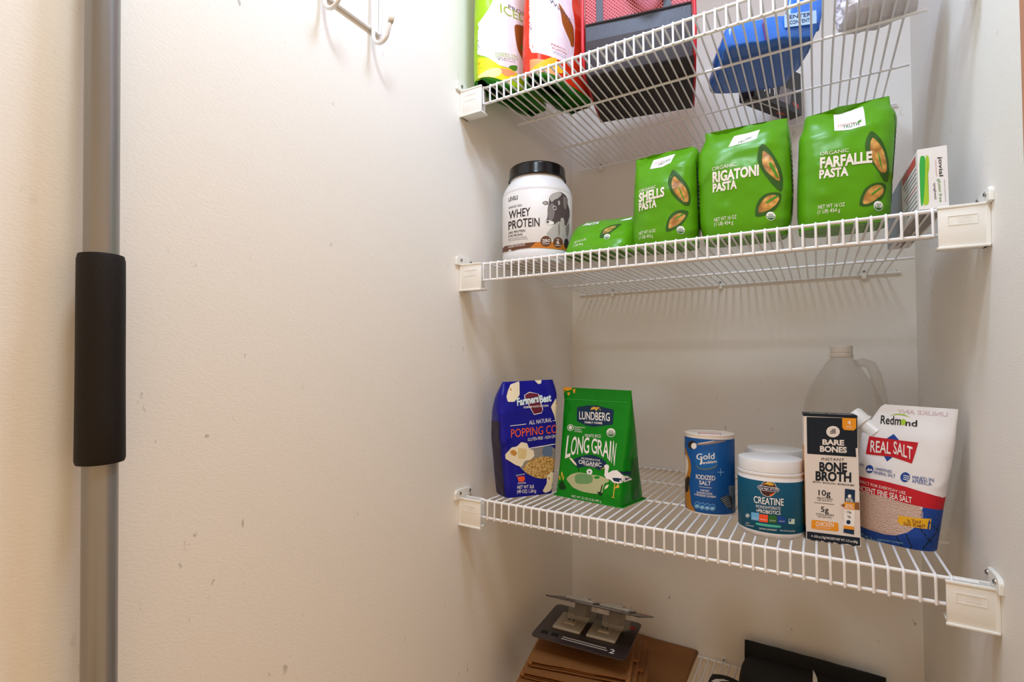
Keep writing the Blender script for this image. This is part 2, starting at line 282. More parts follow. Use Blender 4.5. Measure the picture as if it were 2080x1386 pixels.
ITEM={
'popcorn':dict(at=(2.52,5.11,-17.260),yaw=56.8,shelf=2,
 L=[(-3.04, -0.44), (-3.45, 3.39), (-3.93, 7.43), (-4.0, 10.34), (-3.73, 12.33), (-2.97, 14.05)],
 R=[(3.72, -0.15), (3.96, 4.07), (4.05, 6.48), (4.32, 10.15), (4.63, 12.63), (4.29, 14.41)],
 dec=[
  ('brand_emblem','white',1,[(-0.38,12.4),(0.46,12.82),(1.76,12.55),(1.8,11.89),(2.18,10.66),(1.93,10.12),(0.78,9.95),(0.23,10.84),(-0.37,11.91)]),
  ('brand_emblem','maroon',2,[(-0.27,12.4),(0.45,12.72),(1.65,12.55),(1.68,11.89),(2.07,10.66),(1.94,10.22),(0.79,10.05),(0.34,10.84),(-0.26,11.91)]),
  ('rule','white',1,[(-2.63,8.72),(-0.38,8.88),(-0.38,8.81),(-2.63,8.65)]),
  ('rule','white',1,[(3.48,9.16),(3.94,9.2),(3.94,9.12),(3.48,9.09)]),
  ('rule','white',2,[(-0.03,5.89),(3.9,6.27),(3.9,6.16),(-0.03,5.79)]),
  ('window','window_grey',1,[(-0.91,5.66),(3.9,6.16),(3.58,2.89),(2.53,1.9),(1.02,2.08),(-0.46,2.83),(-1.11,3.4),(-1.5,3.77)]),
  ('kernels','kernel',2,[(-0.98,3.33),(-0.28,4.27),(1.1,4.7),(2.63,4.72),(3.67,4.33),(3.56,2.9),(2.53,1.93),(1.02,2.11),(-0.45,2.85)]),
  ('window','window_blue',2,[(1.83,5.93),(3.25,6.06),(3.34,4.59),(1.8,4.8)]),
  ('popped_corn','popcorn',3,[(-3.3,5.33),(-2.5,6.09),(-1.77,6.17),(-1.15,6.67),(-0.35,6.51),(-0.12,5.85),(0.58,5.58),(0.69,4.86),(0.13,4.42),(-0.68,4.36),(-1.1,3.63),(-2.02,3.98),(-2.8,4.49),(-3.25,4.75)]),
  ('popped_corn','popcorn_brown',4,[(-2.71,5.64),(-2.17,5.82),(-1.72,5.38),(-2.06,5.02),(-2.52,5.22)]),
  ('popped_corn','popcorn',3,[(-2.53,13.04),(-2.04,13.75),(-0.68,14.14),(-0.91,13.27),(-1.06,12.43),(-1.9,11.6),(-2.76,11.61),(-2.88,12.21)]),
  ('popped_corn','popcorn_brown',4,[(-2.35,13.1),(-2.08,13.27),(-2.06,12.91)]),
  ('popped_corn','popcorn',3,[(3.28,10.91),(3.74,11.52),(4.16,12.01),(4.23,11.02),(4.17,9.66),(3.93,8.93),(3.75,9.79)]),
  ('popped_corn','popcorn_brown',4,[(4.02,11.39),(4.2,11.51),(4.18,11.02)]),
  ('popped_corn','popcorn',3,[(1.92,0.43),(2.52,1.43),(2.48,2.26),(3.13,2.75),(3.73,2.53),(3.63,1.11),(3.04,0.33),(2.33,0.16)]),
  ('popped_corn','popcorn_brown',4,[(2.61,2.02),(2.89,2.11),(2.92,1.64)]),
  ('popped_corn','popcorn',3,[(1.48,14.25),(2.55,14.3),(2.39,13.88),(1.96,13.78)]),
  ('popped_corn','popcorn_brown',4,[(1.83,14.13),(2.04,14.15),(1.97,14.0)]),
  ('popped_corn','popcorn_shade',4,[(-1.64,6.05),(-0.37,5.75),(-0.54,4.58),(-1.61,4.65)]),
  ('state_map','orange_red',2,[(-1.69,2.46),(-0.73,2.5),(-0.61,2.09),(-0.82,1.84),(-1.48,1.87)]),
 ],
 txt=[
  ('Farmers','sky_white',4,2,(-1.57,11.14,3.17,0.41,0.02,0.86)),
  ('Best','sky_white',4,2,(1.77,11.43,1.66,0.22,0.03,0.88)),
  ('PREMIUM WHITE POPCORN','white',4,1,(-0.66,10.78,3.59,0.17,0.01,0.24)),
  ('ALL NATURAL','white',3,0,(0.02,8.75,3.31,0.26,0.01,0.5)),
  ('POPPING CO','orange',3,0,(-2.54,7.26,6.53,0.36,0.03,0.99)),
  ('GLUTEN FREE - NON GMO','white',3,0,(-0.27,6.74,4.2,0.27,0.01,0.38)),
  ('NET WT 3LB','white',3,1,(-1.68,1.03,2.32,-0.09,0.01,0.38)),
  ('(48 OZ) 1,361g','white',3,1,(-1.69,0.51,2.68,-0.14,0.01,0.39)),
  ('GROWN IN','white',3,0,(-1.86,2.56,1.2,0.11,0.0,0.17)),
  ('IOWA','white',3,0,(-1.58,1.59,1.11,-0.03,0.0,0.21)),
 ]),
'rice':dict(at=(11.53,8.64,-17.307),yaw=-9.1,shelf=2,
 L=[(-4.75, -0.08), (-4.71, 2.4), (-4.8, 5.33), (-5.08, 9.53), (-5.18, 11.62), (-5.5, 13.42)],
 R=[(4.62, 0.0), (4.51, 2.05), (4.46, 4.69), (4.54, 7.94), (4.48, 10.71), (4.36, 13.28)],
 dec=[
  ('sun','sun',2,[(-5.48,13.4),(-4.02,13.4),(-4.06,13.15),(-4.7,12.95),(-5.41,13.05)]),
  ('sun','sun',2,[(-4.74,12.7),(-4.22,12.78),(-4.42,12.27)]),
  ('sun','sun',2,[(-3.91,13.13),(-3.48,13.25),(-3.53,12.61),(-3.78,12.79)]),
  ('sun','sun',2,[(-5.38,12.86),(-4.99,12.9),(-5.33,12.61)]),
  ('zipper','rice_light',2,[(-5.18,11.93),(3.98,11.89),(3.99,11.81),(-5.16,11.84)]),
  ('brand_panel','navy',1,[(-2.9,10.93),(-1.4,11.22),(-0.3,11.31),(1.09,11.09),(2.3,10.9),(2.4,9.16),(1.35,8.97),(-0.23,8.68),(-1.49,8.82),(-2.71,9.2)]),
  ('sprig','gold',2,[(-0.91,10.68),(-0.81,10.99),(-0.41,11.13),(-0.12,11.02),(-0.5,10.77)]),
  ('sprig','gold',2,[(-0.38,10.87),(0.0,11.12),(0.42,11.05),(0.16,10.92),(-0.06,10.56)]),
  ('sprig','gold',2,[(0.3,10.93),(0.54,10.85),(0.49,10.68)]),
  ('certified_badge','white',2,[(-3.03,8.37),(-3.04,8.23),(-3.11,8.1),(-3.23,8.0),(-3.38,7.94),(-3.55,7.93),(-3.71,7.96),(-3.86,8.04),(-3.96,8.16),(-4.01,8.29),(-4.0,8.43),(-3.94,8.56),(-3.82,8.66),(-3.67,8.72),(-3.49,8.73),(-3.33,8.7),(-3.18,8.62),(-3.08,8.5)]),
  ('certified_badge','rice_green',3,[(-3.12,8.36),(-3.13,8.25),(-3.18,8.14),(-3.28,8.06),(-3.4,8.01),(-3.54,8.0),(-3.68,8.03),(-3.8,8.09),(-3.88,8.19),(-3.93,8.3),(-3.92,8.41),(-3.86,8.52),(-3.77,8.6),(-3.64,8.65),(-3.5,8.66),(-3.36,8.63),(-3.24,8.57),(-3.16,8.47)]),
  ('certified_badge','white',4,[(-3.8,8.41),(-3.56,8.6),(-3.26,8.45),(-3.32,8.14),(-3.67,8.08)]),
  ('organic_badge','white',2,[(2.88,8.24),(2.87,8.07),(2.78,7.91),(2.64,7.78),(2.46,7.7),(2.25,7.68),(2.05,7.73),(1.88,7.83),(1.76,7.97),(1.7,8.15),(1.71,8.33),(1.8,8.49),(1.94,8.62),(2.13,8.69),(2.34,8.71),(2.54,8.66),(2.7,8.56),(2.82,8.42)]),
  ('organic_badge','seal_green',3,[(2.81,8.24),(2.8,8.11),(2.76,7.99),(2.67,7.89),(2.56,7.81),(2.42,7.76),(2.27,7.74),(2.13,7.77),(1.99,7.83),(1.88,7.91),(1.81,8.03),(1.77,8.15)]),
  ('banner','navy',1,[(-2.88,4.2),(-2.31,4.67),(-1.26,5.13),(-0.06,5.37),(1.02,5.27),(1.85,4.92),(2.21,4.63),(1.49,3.66),(0.8,3.91),(-0.15,4.01),(-1.08,3.84),(-1.6,3.61),(-2.35,3.97)]),
  ('flower','white',2,[(0.42,3.44),(0.38,3.33),(0.25,3.29),(0.13,3.34),(0.12,3.46),(0.21,3.54),(0.35,3.53)]),
  ('flower','white',2,[(0.37,3.28),(0.32,3.17),(0.19,3.12),(0.07,3.18),(0.06,3.29),(0.16,3.38),(0.29,3.37)]),
  ('flower','white',2,[(0.19,3.19),(0.14,3.08),(0.01,3.03),(-0.1,3.09),(-0.12,3.2),(-0.02,3.29),(0.12,3.28)]),
  ('flower','white',2,[(-0.0,3.23),(-0.05,3.12),(-0.18,3.07),(-0.3,3.13),(-0.31,3.24),(-0.22,3.33),(-0.08,3.32)]),
  ('flower','white',2,[(-0.1,3.37),(-0.15,3.26),(-0.28,3.22),(-0.4,3.28),(-0.41,3.39),(-0.32,3.47),(-0.18,3.47)]),
  ('flower','white',2,[(-0.05,3.54),(-0.09,3.43),(-0.22,3.38),(-0.34,3.44),(-0.36,3.56),(-0.26,3.64),(-0.12,3.63)]),
  ('flower','white',2,[(0.13,3.62),(0.09,3.51),(-0.04,3.47),(-0.16,3.53),(-0.18,3.64),(-0.08,3.73),(0.06,3.72)]),
  ('flower','white',2,[(0.33,3.58),(0.28,3.47),(0.15,3.43),(0.03,3.49),(0.02,3.6),(0.12,3.69),(0.25,3.68)]),
  ('flower','navy',4,[(0.12,3.4),(0.1,3.33),(0.02,3.29),(-0.07,3.3),(-0.12,3.37),(-0.09,3.44),(-0.01,3.48),(0.08,3.47)]),
  ('window','rice_window',1,[(-3.22,2.14),(-2.53,2.81),(-1.4,3.16),(0.51,3.1),(1.56,3.13),(2.74,2.85),(2.66,2.52),(1.79,2.29),(2.06,1.68),(2.06,1.14),(0.91,1.02),(-0.68,1.0),(-2.1,1.28),(-2.58,1.67)]),
  ('window','rice_window_dark',2,[(-2.06,2.93),(0.5,3.18),(0.64,2.12),(-1.81,1.7)]),
  ('window','rice_green',2,[(0.6,2.89),(1.3,3.09),(1.58,2.91),(0.96,2.66)]),
  ('stork','white',3,[(1.99,3.29),(2.19,3.75),(2.53,3.58),(3.0,3.91),(3.61,4.04),(4.14,3.74),(4.53,3.21),(4.55,2.79),(3.9,2.59),(3.28,2.61),(2.87,2.87),(2.36,2.91)]),
  ('stork','white',3,[(2.09,3.2),(2.01,3.84),(2.2,4.19),(1.98,4.11),(1.86,4.32),(2.16,4.52),(2.49,4.45),(2.56,4.13),(2.38,3.73),(2.43,3.35),(2.32,2.96)]),
  ('stork','gold',3,[(1.36,3.81),(1.92,4.16),(2.0,4.06)]),
  ('stork','navy',4,[(3.09,3.1),(3.83,3.2),(4.54,3.15),(4.5,2.97),(4.0,2.76),(3.38,2.78)]),
  ('stork','navy',4,[(3.8,4.01),(4.45,3.89),(4.54,3.26),(4.14,3.71)]),
  ('stork','gold',3,[(3.47,2.58),(3.59,2.6),(3.59,1.01),(3.47,0.99)]),
  ('stork','gold',3,[(3.84,2.6),(3.93,2.64),(4.13,2.18),(3.6,1.99),(3.56,2.07),(3.97,2.22)]),
  ('stork','gold',3,[(3.29,1.02),(3.69,1.02),(3.69,0.96),(3.3,0.95)]),
  ('plant','leaf_black',2,[(-4.17,1.32),(-3.76,1.96),(-3.0,1.15),(-3.16,0.85),(-3.94,0.79)]),
  ('plant','gold',3,[(-4.33,2.34),(-4.2,2.41),(-3.98,1.98),(-4.16,1.9)]),
  ('plant','gold',3,[(-4.02,2.67),(-3.92,2.97),(-3.76,2.7),(-3.78,2.07)]),
  ('plant','gold',3,[(-3.68,2.37),(-3.56,2.5),(-3.49,2.05),(-3.64,1.91)]),
  ('wheat','popcorn',3,[(-3.16,4.66),(-2.86,4.74),(-2.02,4.13),(-1.84,3.83),(-2.36,4.03)]),
  ('wheat','leaf_black',2,[(-1.85,3.92),(-1.67,3.94),(-1.43,3.23),(-1.57,3.22)]),
  ('wheat','popcorn',3,[(2.19,1.7),(2.44,2.22),(2.81,2.33),(2.61,1.87)]),
  ('plant','leaf_black',3,[(1.24,1.34),(1.7,1.19),(1.87,2.19),(2.0,2.16),(1.86,1.22),(2.22,1.38),(1.84,0.84)]),
 ],
 txt=[
  ('LUNDBERG','white',3,1,(-2.36,9.47,4.32,0.06,-0.13,0.94)),
  ('FAMILY FARMS','white',3,1,(-1.49,9.02,2.49,0.06,-0.04,0.25)),
  ('Regenerative','white',3,0,(-2.89,8.38,1.52,0.04,-0.03,0.19)),
  ('Organic','white',3,0,(-2.91,8.12,1.02,0.02,-0.03,0.21)),
  ('Certified','white',3,0,(-2.87,7.85,1.12,0.01,-0.03,0.21)),
  ('USDA','seal_green',4,1,(1.93,8.21,0.71,0.06,-0.02,0.21)),
  ('ORGANIC','white',4,1,(1.88,7.94,0.88,0.08,-0.02,0.17)),
  ('WHITE RICE','white',3,0,(-1.26,7.35,2.27,0.12,-0.05,0.37)),
  ('L','white',3,1,(-3.73,4.55,0.75,0.32,-0.08,2.68)),
  ('O','white',3,1,(-2.99,4.96,0.8,0.32,-0.11,2.12)),
  ('N','white',3,1,(-2.06,5.2,0.79,0.25,-0.15,1.99)),
  ('G','white',3,1,(-1.16,5.39,0.78,0.15,-0.19,1.83)),
  ('G','white',3,1,(-0.06,5.58,0.8,-0.01,-0.2,1.71)),
  ('R','white',3,1,(0.85,5.56,0.74,-0.14,-0.24,1.67)),
  ('A','white',3,1,(1.54,5.35,0.85,-0.17,-0.18,1.86)),
  ('I','white',3,1,(2.43,5.01,0.2,-0.04,-0.13,2.18)),
  ('N','white',3,1,(2.76,4.81,0.47,-0.29,-0.03,2.44)),
  ('REGENERATIVE','white',3,0,(-1.34,4.71,2.63,0.01,-0.03,0.22)),
  ('ORGANIC','white',3,1,(-1.65,4.15,3.21,-0.01,-0.06,0.45)),
  ('CERTIFIED','white',3,0,(-0.86,4.02,1.65,-0.02,-0.02,0.14)),
  ('NET WT 32 OZ (2 lb) 907 g','white',3,0,(-2.1,0.17,4.09,0.02,-0.04,0.24)),
 ]),
'salt':dict(at=(24.27,9.95,-17.263),yaw=11.0,shelf=2,
 dec=[
  ('wood_picture','gold_brown',1,[(-2.59,7.34),(-2.37,6.39),(-2.03,5.7),(-1.92,4.78),(-2.08,3.79),(-2.23,2.64),(-2.23,1.77),(-2.03,0.91),(-1.44,0.18),(-2.11,0.13),(-2.63,0.04)]),
  ('wood_picture','cream_paper',2,[(-2.6,6.45),(-2.26,5.63),(-2.23,4.69),(-2.4,3.99),(-2.62,3.21)]),
  ('wood_picture','shadow_brown',2,[(-2.62,3.21),(-2.31,3.87),(-2.08,3.79),(-2.23,2.64),(-2.26,2.15),(-2.63,1.75)]),
  ('spoon_picture','shadow_brown',1,[(-1.39,7.5),(-1.42,7.34),(-1.49,7.2),(-1.61,7.08),(-1.75,7.0),(-1.9,6.97),(-2.05,6.99),(-2.17,7.07),(-2.24,7.19),(-2.27,7.34),(-2.24,7.5),(-2.16,7.66),(-2.04,7.79),(-1.9,7.87),(-1.74,7.9),(-1.6,7.87),(-1.49,7.78),(-1.41,7.66)]),
  ('spoon_picture','white',2,[(-1.35,7.39),(-1.36,7.27),(-1.41,7.16),(-1.49,7.07),(-1.58,7.02),(-1.68,7.0),(-1.77,7.03),(-1.85,7.09),(-1.9,7.18),(-1.92,7.3),(-1.9,7.42),(-1.85,7.54),(-1.77,7.63),(-1.68,7.68),(-1.58,7.7),(-1.48,7.67),(-1.41,7.6),(-1.36,7.51)]),
  ('spoon_picture','spoon_grey',1,[(-1.37,7.7),(0.53,8.16),(2.01,8.16),(0.67,7.82),(-1.3,7.44)]),
  ('spoon_picture','cream_paper',2,[(-1.22,7.7),(0.46,8.14),(0.53,8.05),(-1.15,7.61)]),
  ('emblem_ring','deep_blue',1,[(0.87,5.98),(0.83,5.73),(0.71,5.5),(0.51,5.3),(0.26,5.13),(-0.02,5.02),(-0.33,4.96),(-0.65,4.96),(-0.94,5.02),(-1.18,5.13),(-1.38,5.3),(-1.5,5.52),(-1.54,5.76),(-1.49,6.02),(-1.37,6.28),(-1.17,6.51),(-0.92,6.69),(-0.63,6.82),(-0.32,6.88),(-0.01,6.87),(0.28,6.79),(0.53,6.65),(0.72,6.46),(0.83,6.23)]),
  ('emblem_ring','white',3,[(-0.91,5.97),(-0.76,5.99),(-0.77,5.6),(-0.88,5.4),(-1.04,5.4),(-1.04,5.51),(-0.93,5.58)]),
  ('emblem_ring','olive',2,[(-1.5,5.42),(-1.25,5.07),(-0.73,4.95),(-0.08,5.06),(0.5,5.32),(0.83,5.71),(0.57,5.25),(-0.08,4.96),(-0.74,4.87),(-1.28,4.99)]),
  ('rule','white',2,[(-1.15,3.02),(0.15,3.01),(0.15,2.97),(-1.15,2.98)]),
  ('nutrition_badge','pale_blue',2,[(-1.03,1.01),(-1.05,0.87),(-1.11,0.74),(-1.19,0.64),(-1.29,0.57),(-1.4,0.55),(-1.5,0.57),(-1.58,0.63),(-1.64,0.73),(-1.65,0.86),(-1.63,1.0),(-1.58,1.13),(-1.49,1.24),(-1.39,1.31),(-1.28,1.33),(-1.18,1.31),(-1.1,1.24),(-1.05,1.13)]),
  ('nutrition_badge','label_blue',3,[(-1.07,1.0),(-1.09,0.88),(-1.13,0.76),(-1.21,0.67),(-1.3,0.61),(-1.39,0.59),(-1.48,0.6),(-1.55,0.66),(-1.6,0.75),(-1.62,0.87),(-1.6,0.99),(-1.55,1.11),(-1.48,1.21),(-1.39,1.27),(-1.29,1.29),(-1.2,1.27),(-1.13,1.21),(-1.08,1.11)]),
  ('nutrition_badge','pale_blue',4,[(-1.12,0.88),(-1.16,0.77),(-1.28,0.69),(-1.41,0.65),(-1.52,0.69),(-1.56,0.78),(-1.52,0.89),(-1.41,0.98),(-1.27,1.01),(-1.16,0.97)]),
  ('nutrition_badge','pale_blue',2,[(-0.52,0.97),(-0.54,0.84),(-0.6,0.71),(-0.68,0.62),(-0.78,0.55),(-0.89,0.53),(-0.99,0.56),(-1.07,0.63),(-1.12,0.73),(-1.14,0.86),(-1.12,1.0),(-1.06,1.12),(-0.98,1.23),(-0.88,1.29),(-0.77,1.31),(-0.67,1.28),(-0.59,1.21),(-0.54,1.1)]),
  ('nutrition_badge','label_blue',3,[(-0.56,0.97),(-0.58,0.85),(-0.63,0.73),(-0.7,0.65),(-0.79,0.59),(-0.88,0.57),(-0.97,0.6),(-1.04,0.66),(-1.08,0.75),(-1.1,0.87),(-1.08,0.99),(-1.03,1.1),(-0.96,1.2),(-0.87,1.25),(-0.78,1.27),(-0.69,1.24),(-0.62,1.18),(-0.58,1.08)]),
  ('nutrition_badge','pale_blue',4,[(-0.61,0.85),(-0.66,0.75),(-0.76,0.67),(-0.9,0.64),(-1.01,0.68),(-1.05,0.77),(-1.01,0.88),(-0.9,0.96),(-0.76,0.99),(-0.65,0.94)]),
  ('nutrition_badge','pale_blue',2,[(-0.02,0.96),(-0.04,0.83),(-0.09,0.71),(-0.17,0.62),(-0.27,0.56),(-0.38,0.55),(-0.48,0.58),(-0.56,0.65),(-0.61,0.76),(-0.63,0.89),(-0.61,1.02),(-0.55,1.14),(-0.47,1.24),(-0.37,1.3),(-0.27,1.31),(-0.17,1.28),(-0.09,1.2),(-0.04,1.09)]),
  ('nutrition_badge','label_blue',3,[(-0.06,0.96),(-0.07,0.84),(-0.12,0.73),(-0.19,0.65),(-0.28,0.6),(-0.37,0.59),(-0.46,0.61),(-0.53,0.68),(-0.58,0.78),(-0.59,0.89),(-0.57,1.01),(-0.53,1.12),(-0.45,1.21),(-0.37,1.26),(-0.27,1.27),(-0.19,1.24),(-0.12,1.17),(-0.07,1.08)]),
  ('nutrition_badge','pale_blue',4,[(-0.11,0.85),(-0.15,0.75),(-0.26,0.67),(-0.39,0.65),(-0.5,0.7),(-0.54,0.79),(-0.5,0.9),(-0.39,0.97),(-0.26,0.99),(-0.15,0.94)]),
  ('nutrition_badge','pale_blue',2,[(0.5,0.94),(0.48,0.81),(0.43,0.7),(0.34,0.61),(0.25,0.55),(0.14,0.55),(0.04,0.58),(-0.04,0.66),(-0.09,0.77),(-0.11,0.89),(-0.09,1.03),(-0.03,1.15),(0.05,1.24),(0.15,1.29),(0.25,1.3),(0.35,1.26),(0.43,1.18),(0.48,1.07)]),
  ('nutrition_badge','label_blue',3,[(0.46,0.94),(0.45,0.82),(0.4,0.72),(0.33,0.64),(0.24,0.59),(0.15,0.58),(0.06,0.62),(-0.01,0.69),(-0.06,0.78),(-0.07,0.9),(-0.05,1.02),(-0.01,1.13),(0.07,1.21),(0.15,1.26),(0.25,1.26),(0.33,1.23),(0.4,1.16),(0.45,1.06)]),
  ('nutrition_badge','pale_blue',4,[(0.41,0.83),(0.37,0.73),(0.26,0.66),(0.13,0.65),(0.02,0.7),(-0.02,0.8),(0.02,0.9),(0.13,0.97),(0.26,0.98),(0.37,0.93)]),
  ('stone_picture','slate',1,[(1.84,3.24),(2.58,3.22),(2.54,0.37),(2.26,0.41),(1.94,2.39)]),
  ('stone_picture','ash',2,[(1.86,3.16),(2.56,3.12),(2.56,3.06),(1.87,3.1)]),
  ('stone_picture','ash',2,[(1.87,2.99),(2.56,2.92),(2.56,2.86),(1.89,2.93)]),
  ('stone_picture','ash',2,[(1.88,2.82),(2.55,2.72),(2.55,2.66),(1.9,2.76)]),
  ('stone_picture','ash',2,[(1.9,2.65),(2.55,2.53),(2.55,2.46),(1.91,2.59)]),
  ('stone_picture','ash',2,[(1.91,2.48),(2.55,2.33),(2.55,2.26),(1.92,2.42)]),
  ('stone_picture','ash',2,[(1.92,2.31),(2.54,2.13),(2.54,2.07),(1.94,2.25)]),
  ('stone_picture','charcoal',2,[(0.94,1.98),(1.86,2.32),(2.24,1.87),(2.29,0.71),(2.03,0.66),(1.48,1.14),(1.12,1.6)]),
  ('stone_picture','ash',3,[(0.99,1.89),(1.86,2.24),(1.91,2.19),(1.04,1.83)]),
  ('stone_picture','ash',3,[(1.09,1.74),(1.91,2.04),(1.96,1.98),(1.15,1.68)]),
  ('stone_picture','ash',3,[(1.19,1.59),(1.96,1.83),(2.02,1.78),(1.25,1.52)]),
  ('stone_picture','ash',3,[(1.29,1.43),(2.01,1.63),(2.07,1.57),(1.35,1.37)]),
  ('stone_picture','ash',3,[(1.39,1.28),(2.06,1.42),(2.12,1.36),(1.45,1.21)]),
  ('stone_picture','ash',3,[(1.49,1.12),(2.12,1.21),(2.17,1.15),(1.55,1.06)]),
  ('stone_picture','ash',3,[(1.59,0.96),(2.17,1.0),(2.22,0.94),(1.65,0.9)]),
  ('snowflake','pale_blue',2,[(1.05,5.1),(1.1,5.1),(1.09,4.34),(1.04,4.34)]),
  ('snowflake','pale_blue',2,[(0.75,4.76),(1.41,4.76),(1.41,4.7),(0.75,4.7)]),
 ],
 txt=[
  ('Gold','white',3,1,(-1.39,5.89,1.86,0.27,0.01,0.64)),
  ('emblem','white',3,1,(-0.73,5.48,1.4,0.28,0.0,0.31)),
  ('IODIZED','white',3,1,(-1.44,3.81,1.96,0.02,0.0,0.47)),
  ('SALT','white',3,1,(-1.1,3.24,1.18,0.01,0.0,0.42)),
  ('THIS SALT','white',3,1,(-1.01,2.52,0.94,0.05,0.0,0.19)),
  ('SUPPLIES IODIDE,','white',3,1,(-1.37,2.23,1.61,0.04,0.0,0.19)),
  ('A NECESSARY NUTRIENT','white',3,1,(-1.63,1.97,2.21,-0.01,0.0,0.2)),
 ]),
'tub':dict(at=(30.8,5.0,-17.073),yaw=4.2,shelf=2,
 dec=[
  ('brand_emblem','white',1,[(0.55,4.73),(0.53,4.53),(0.45,4.35),(0.34,4.18),(0.2,4.05),(0.03,3.95),(-0.15,3.91),(-0.34,3.91),(-0.5,3.96),(-0.65,4.06),(-0.76,4.19),(-0.83,4.37),(-0.85,4.56),(-0.82,4.76),(-0.75,4.96),(-0.63,5.13),(-0.48,5.27),(-0.31,5.37),(-0.13,5.42),(0.05,5.41),(0.22,5.35),(0.36,5.25),(0.47,5.1),(0.53,4.92)]),
  ('brand_emblem','emblem_brown',2,[(0.51,4.73),(0.49,4.54),(0.42,4.37),(0.31,4.21),(0.18,4.08),(0.02,4.0),(-0.15,3.95),(-0.32,3.95),(-0.48,4.0),(-0.62,4.09),(-0.72,4.22),(-0.79,4.38),(-0.81,4.57),(-0.78,4.76),(-0.71,4.94),(-0.6,5.11),(-0.46,5.24),(-0.3,5.33),(-0.13,5.38),(0.04,5.37),(0.2,5.31),(0.33,5.21),(0.43,5.08),(0.49,4.91)]),
  ('brand_emblem','gold',3,[(-0.64,4.94),(-0.17,5.34),(0.23,5.19),(0.35,4.99),(-0.11,4.98),(-0.3,5.06)]),
  ('brand_emblem','orange',3,[(0.01,4.16),(0.34,4.34),(0.21,4.07),(-0.05,3.99)]),
  ('brand_emblem','white',4,[(-1.07,4.67),(-0.97,4.85),(-0.8,4.87),(0.68,4.8),(0.79,4.66),(0.65,4.41),(-0.91,4.44)]),
  ('brand_emblem','purple_navy',5,[(-1.02,4.66),(-0.94,4.82),(-0.81,4.82),(0.66,4.75),(0.74,4.64),(0.62,4.45),(-0.9,4.49)]),
  ('badge','white',2,[(-1.79,1.8),(-1.8,1.73),(-1.84,1.66),(-1.88,1.61),(-1.94,1.57),(-2.0,1.54),(-2.06,1.54),(-2.11,1.57),(-2.14,1.61),(-2.15,1.67),(-2.14,1.74),(-2.1,1.81),(-2.06,1.87),(-2.0,1.91),(-1.94,1.93),(-1.88,1.93),(-1.83,1.9),(-1.8,1.86)]),
  ('badge','teal',3,[(-1.83,1.78),(-1.84,1.73),(-1.87,1.68),(-1.9,1.64),(-1.95,1.61),(-1.99,1.59),(-2.04,1.59),(-2.07,1.61),(-2.1,1.64),(-2.11,1.69),(-2.1,1.74),(-2.07,1.79),(-2.04,1.84),(-1.99,1.87),(-1.94,1.89),(-1.9,1.88),(-1.86,1.86),(-1.84,1.83)]),
  ('badge','white',4,[(-1.88,1.77),(-1.9,1.71),(-1.94,1.66),(-2.0,1.64),(-2.04,1.66),(-2.06,1.71),(-2.04,1.77),(-1.99,1.81),(-1.94,1.83),(-1.9,1.81)]),
  ('claim_square','sky',2,[(-1.64,2.18),(-0.96,2.24),(-0.97,1.53),(-1.65,1.46)]),
  ('claim_square','orange_red',2,[(-0.95,2.17),(-0.21,2.21),(-0.23,1.51),(-0.96,1.46)]),
  ('claim_square','seal_green',2,[(-0.16,2.21),(0.52,2.21),(0.51,1.53),(-0.17,1.52)]),
  ('claim_square','royal',2,[(0.58,2.21),(1.25,2.2),(1.23,1.54),(0.57,1.54)]),
  ('claim_square','mint_white',2,[(1.49,2.0),(2.0,1.96),(1.99,1.48),(1.48,1.54)]),
  ('flavour_pill','mint',2,[(-1.23,1.33),(0.82,1.37),(0.87,1.26),(0.81,1.14),(-1.23,1.1),(-1.28,1.2)]),
  ('side_text','olive',2,[(2.79,4.95),(2.89,4.86),(2.87,3.13),(2.78,3.16)]),
  ('badge','royal',3,[(1.51,1.95),(1.74,1.95),(1.6,1.63)]),
 ],
 txt=[
  ('Garden of Life','white',6,1,(-0.92,4.57,1.58,-0.01,0.0,0.19)),
  ('CREATINE','white',3,1,(-1.41,3.15,2.52,0.05,0.01,0.62)),
  ('MONOHYDRATE','white',3,0,(-1.21,2.72,2.05,0.06,0.01,0.28)),
  ('+PROBIOTICS','white',3,1,(-1.21,2.3,2.04,0.05,0.0,0.32)),
  ('MUSCLE &','white',3,0,(-0.87,1.66,0.57,0.03,0.0,0.1)),
  ('CELLULAR','white',3,0,(-0.08,1.69,0.5,0.01,0.0,0.1)),
  ('MUSCLE &','white',3,0,(0.69,1.71,0.46,-0.01,0.0,0.09)),
  ('DIGESTIVE','white',3,0,(-1.57,1.61,0.54,0.05,0.01,0.09)),
  ('ADULT','white',3,0,(-2.15,0.93,0.35,0.09,0.0,0.11)),
  ('30 SERVINGS','white',3,0,(-2.18,0.73,0.73,0.12,0.01,0.1)),
  ('DIETARY SUPPLEMENT','white',3,0,(-0.97,0.77,1.48,0.06,0.01,0.14)),
  ('Net Wt 8.15oz (231g)','white',3,0,(0.77,0.86,1.21,-0.05,0.01,0.12)),
 ]),
'bone':dict(at=(35.9,5.12,-17.044),yaw=4.3,shelf=2,
 dec=[
  ('top_band','ink',1,[(-1.89,11.44),(2.18,11.5),(2.13,8.0),(-1.91,7.99)]),
  ('bottom_band','ink',1,[(-2.07,0.8),(2.08,0.83),(2.07,-0.05),(-2.09,-0.04)]),
  ('offer_tab','amber',2,[(0.96,11.5),(2.04,11.51),(2.02,10.61),(1.83,10.39),(1.1,10.4),(0.95,10.59)]),
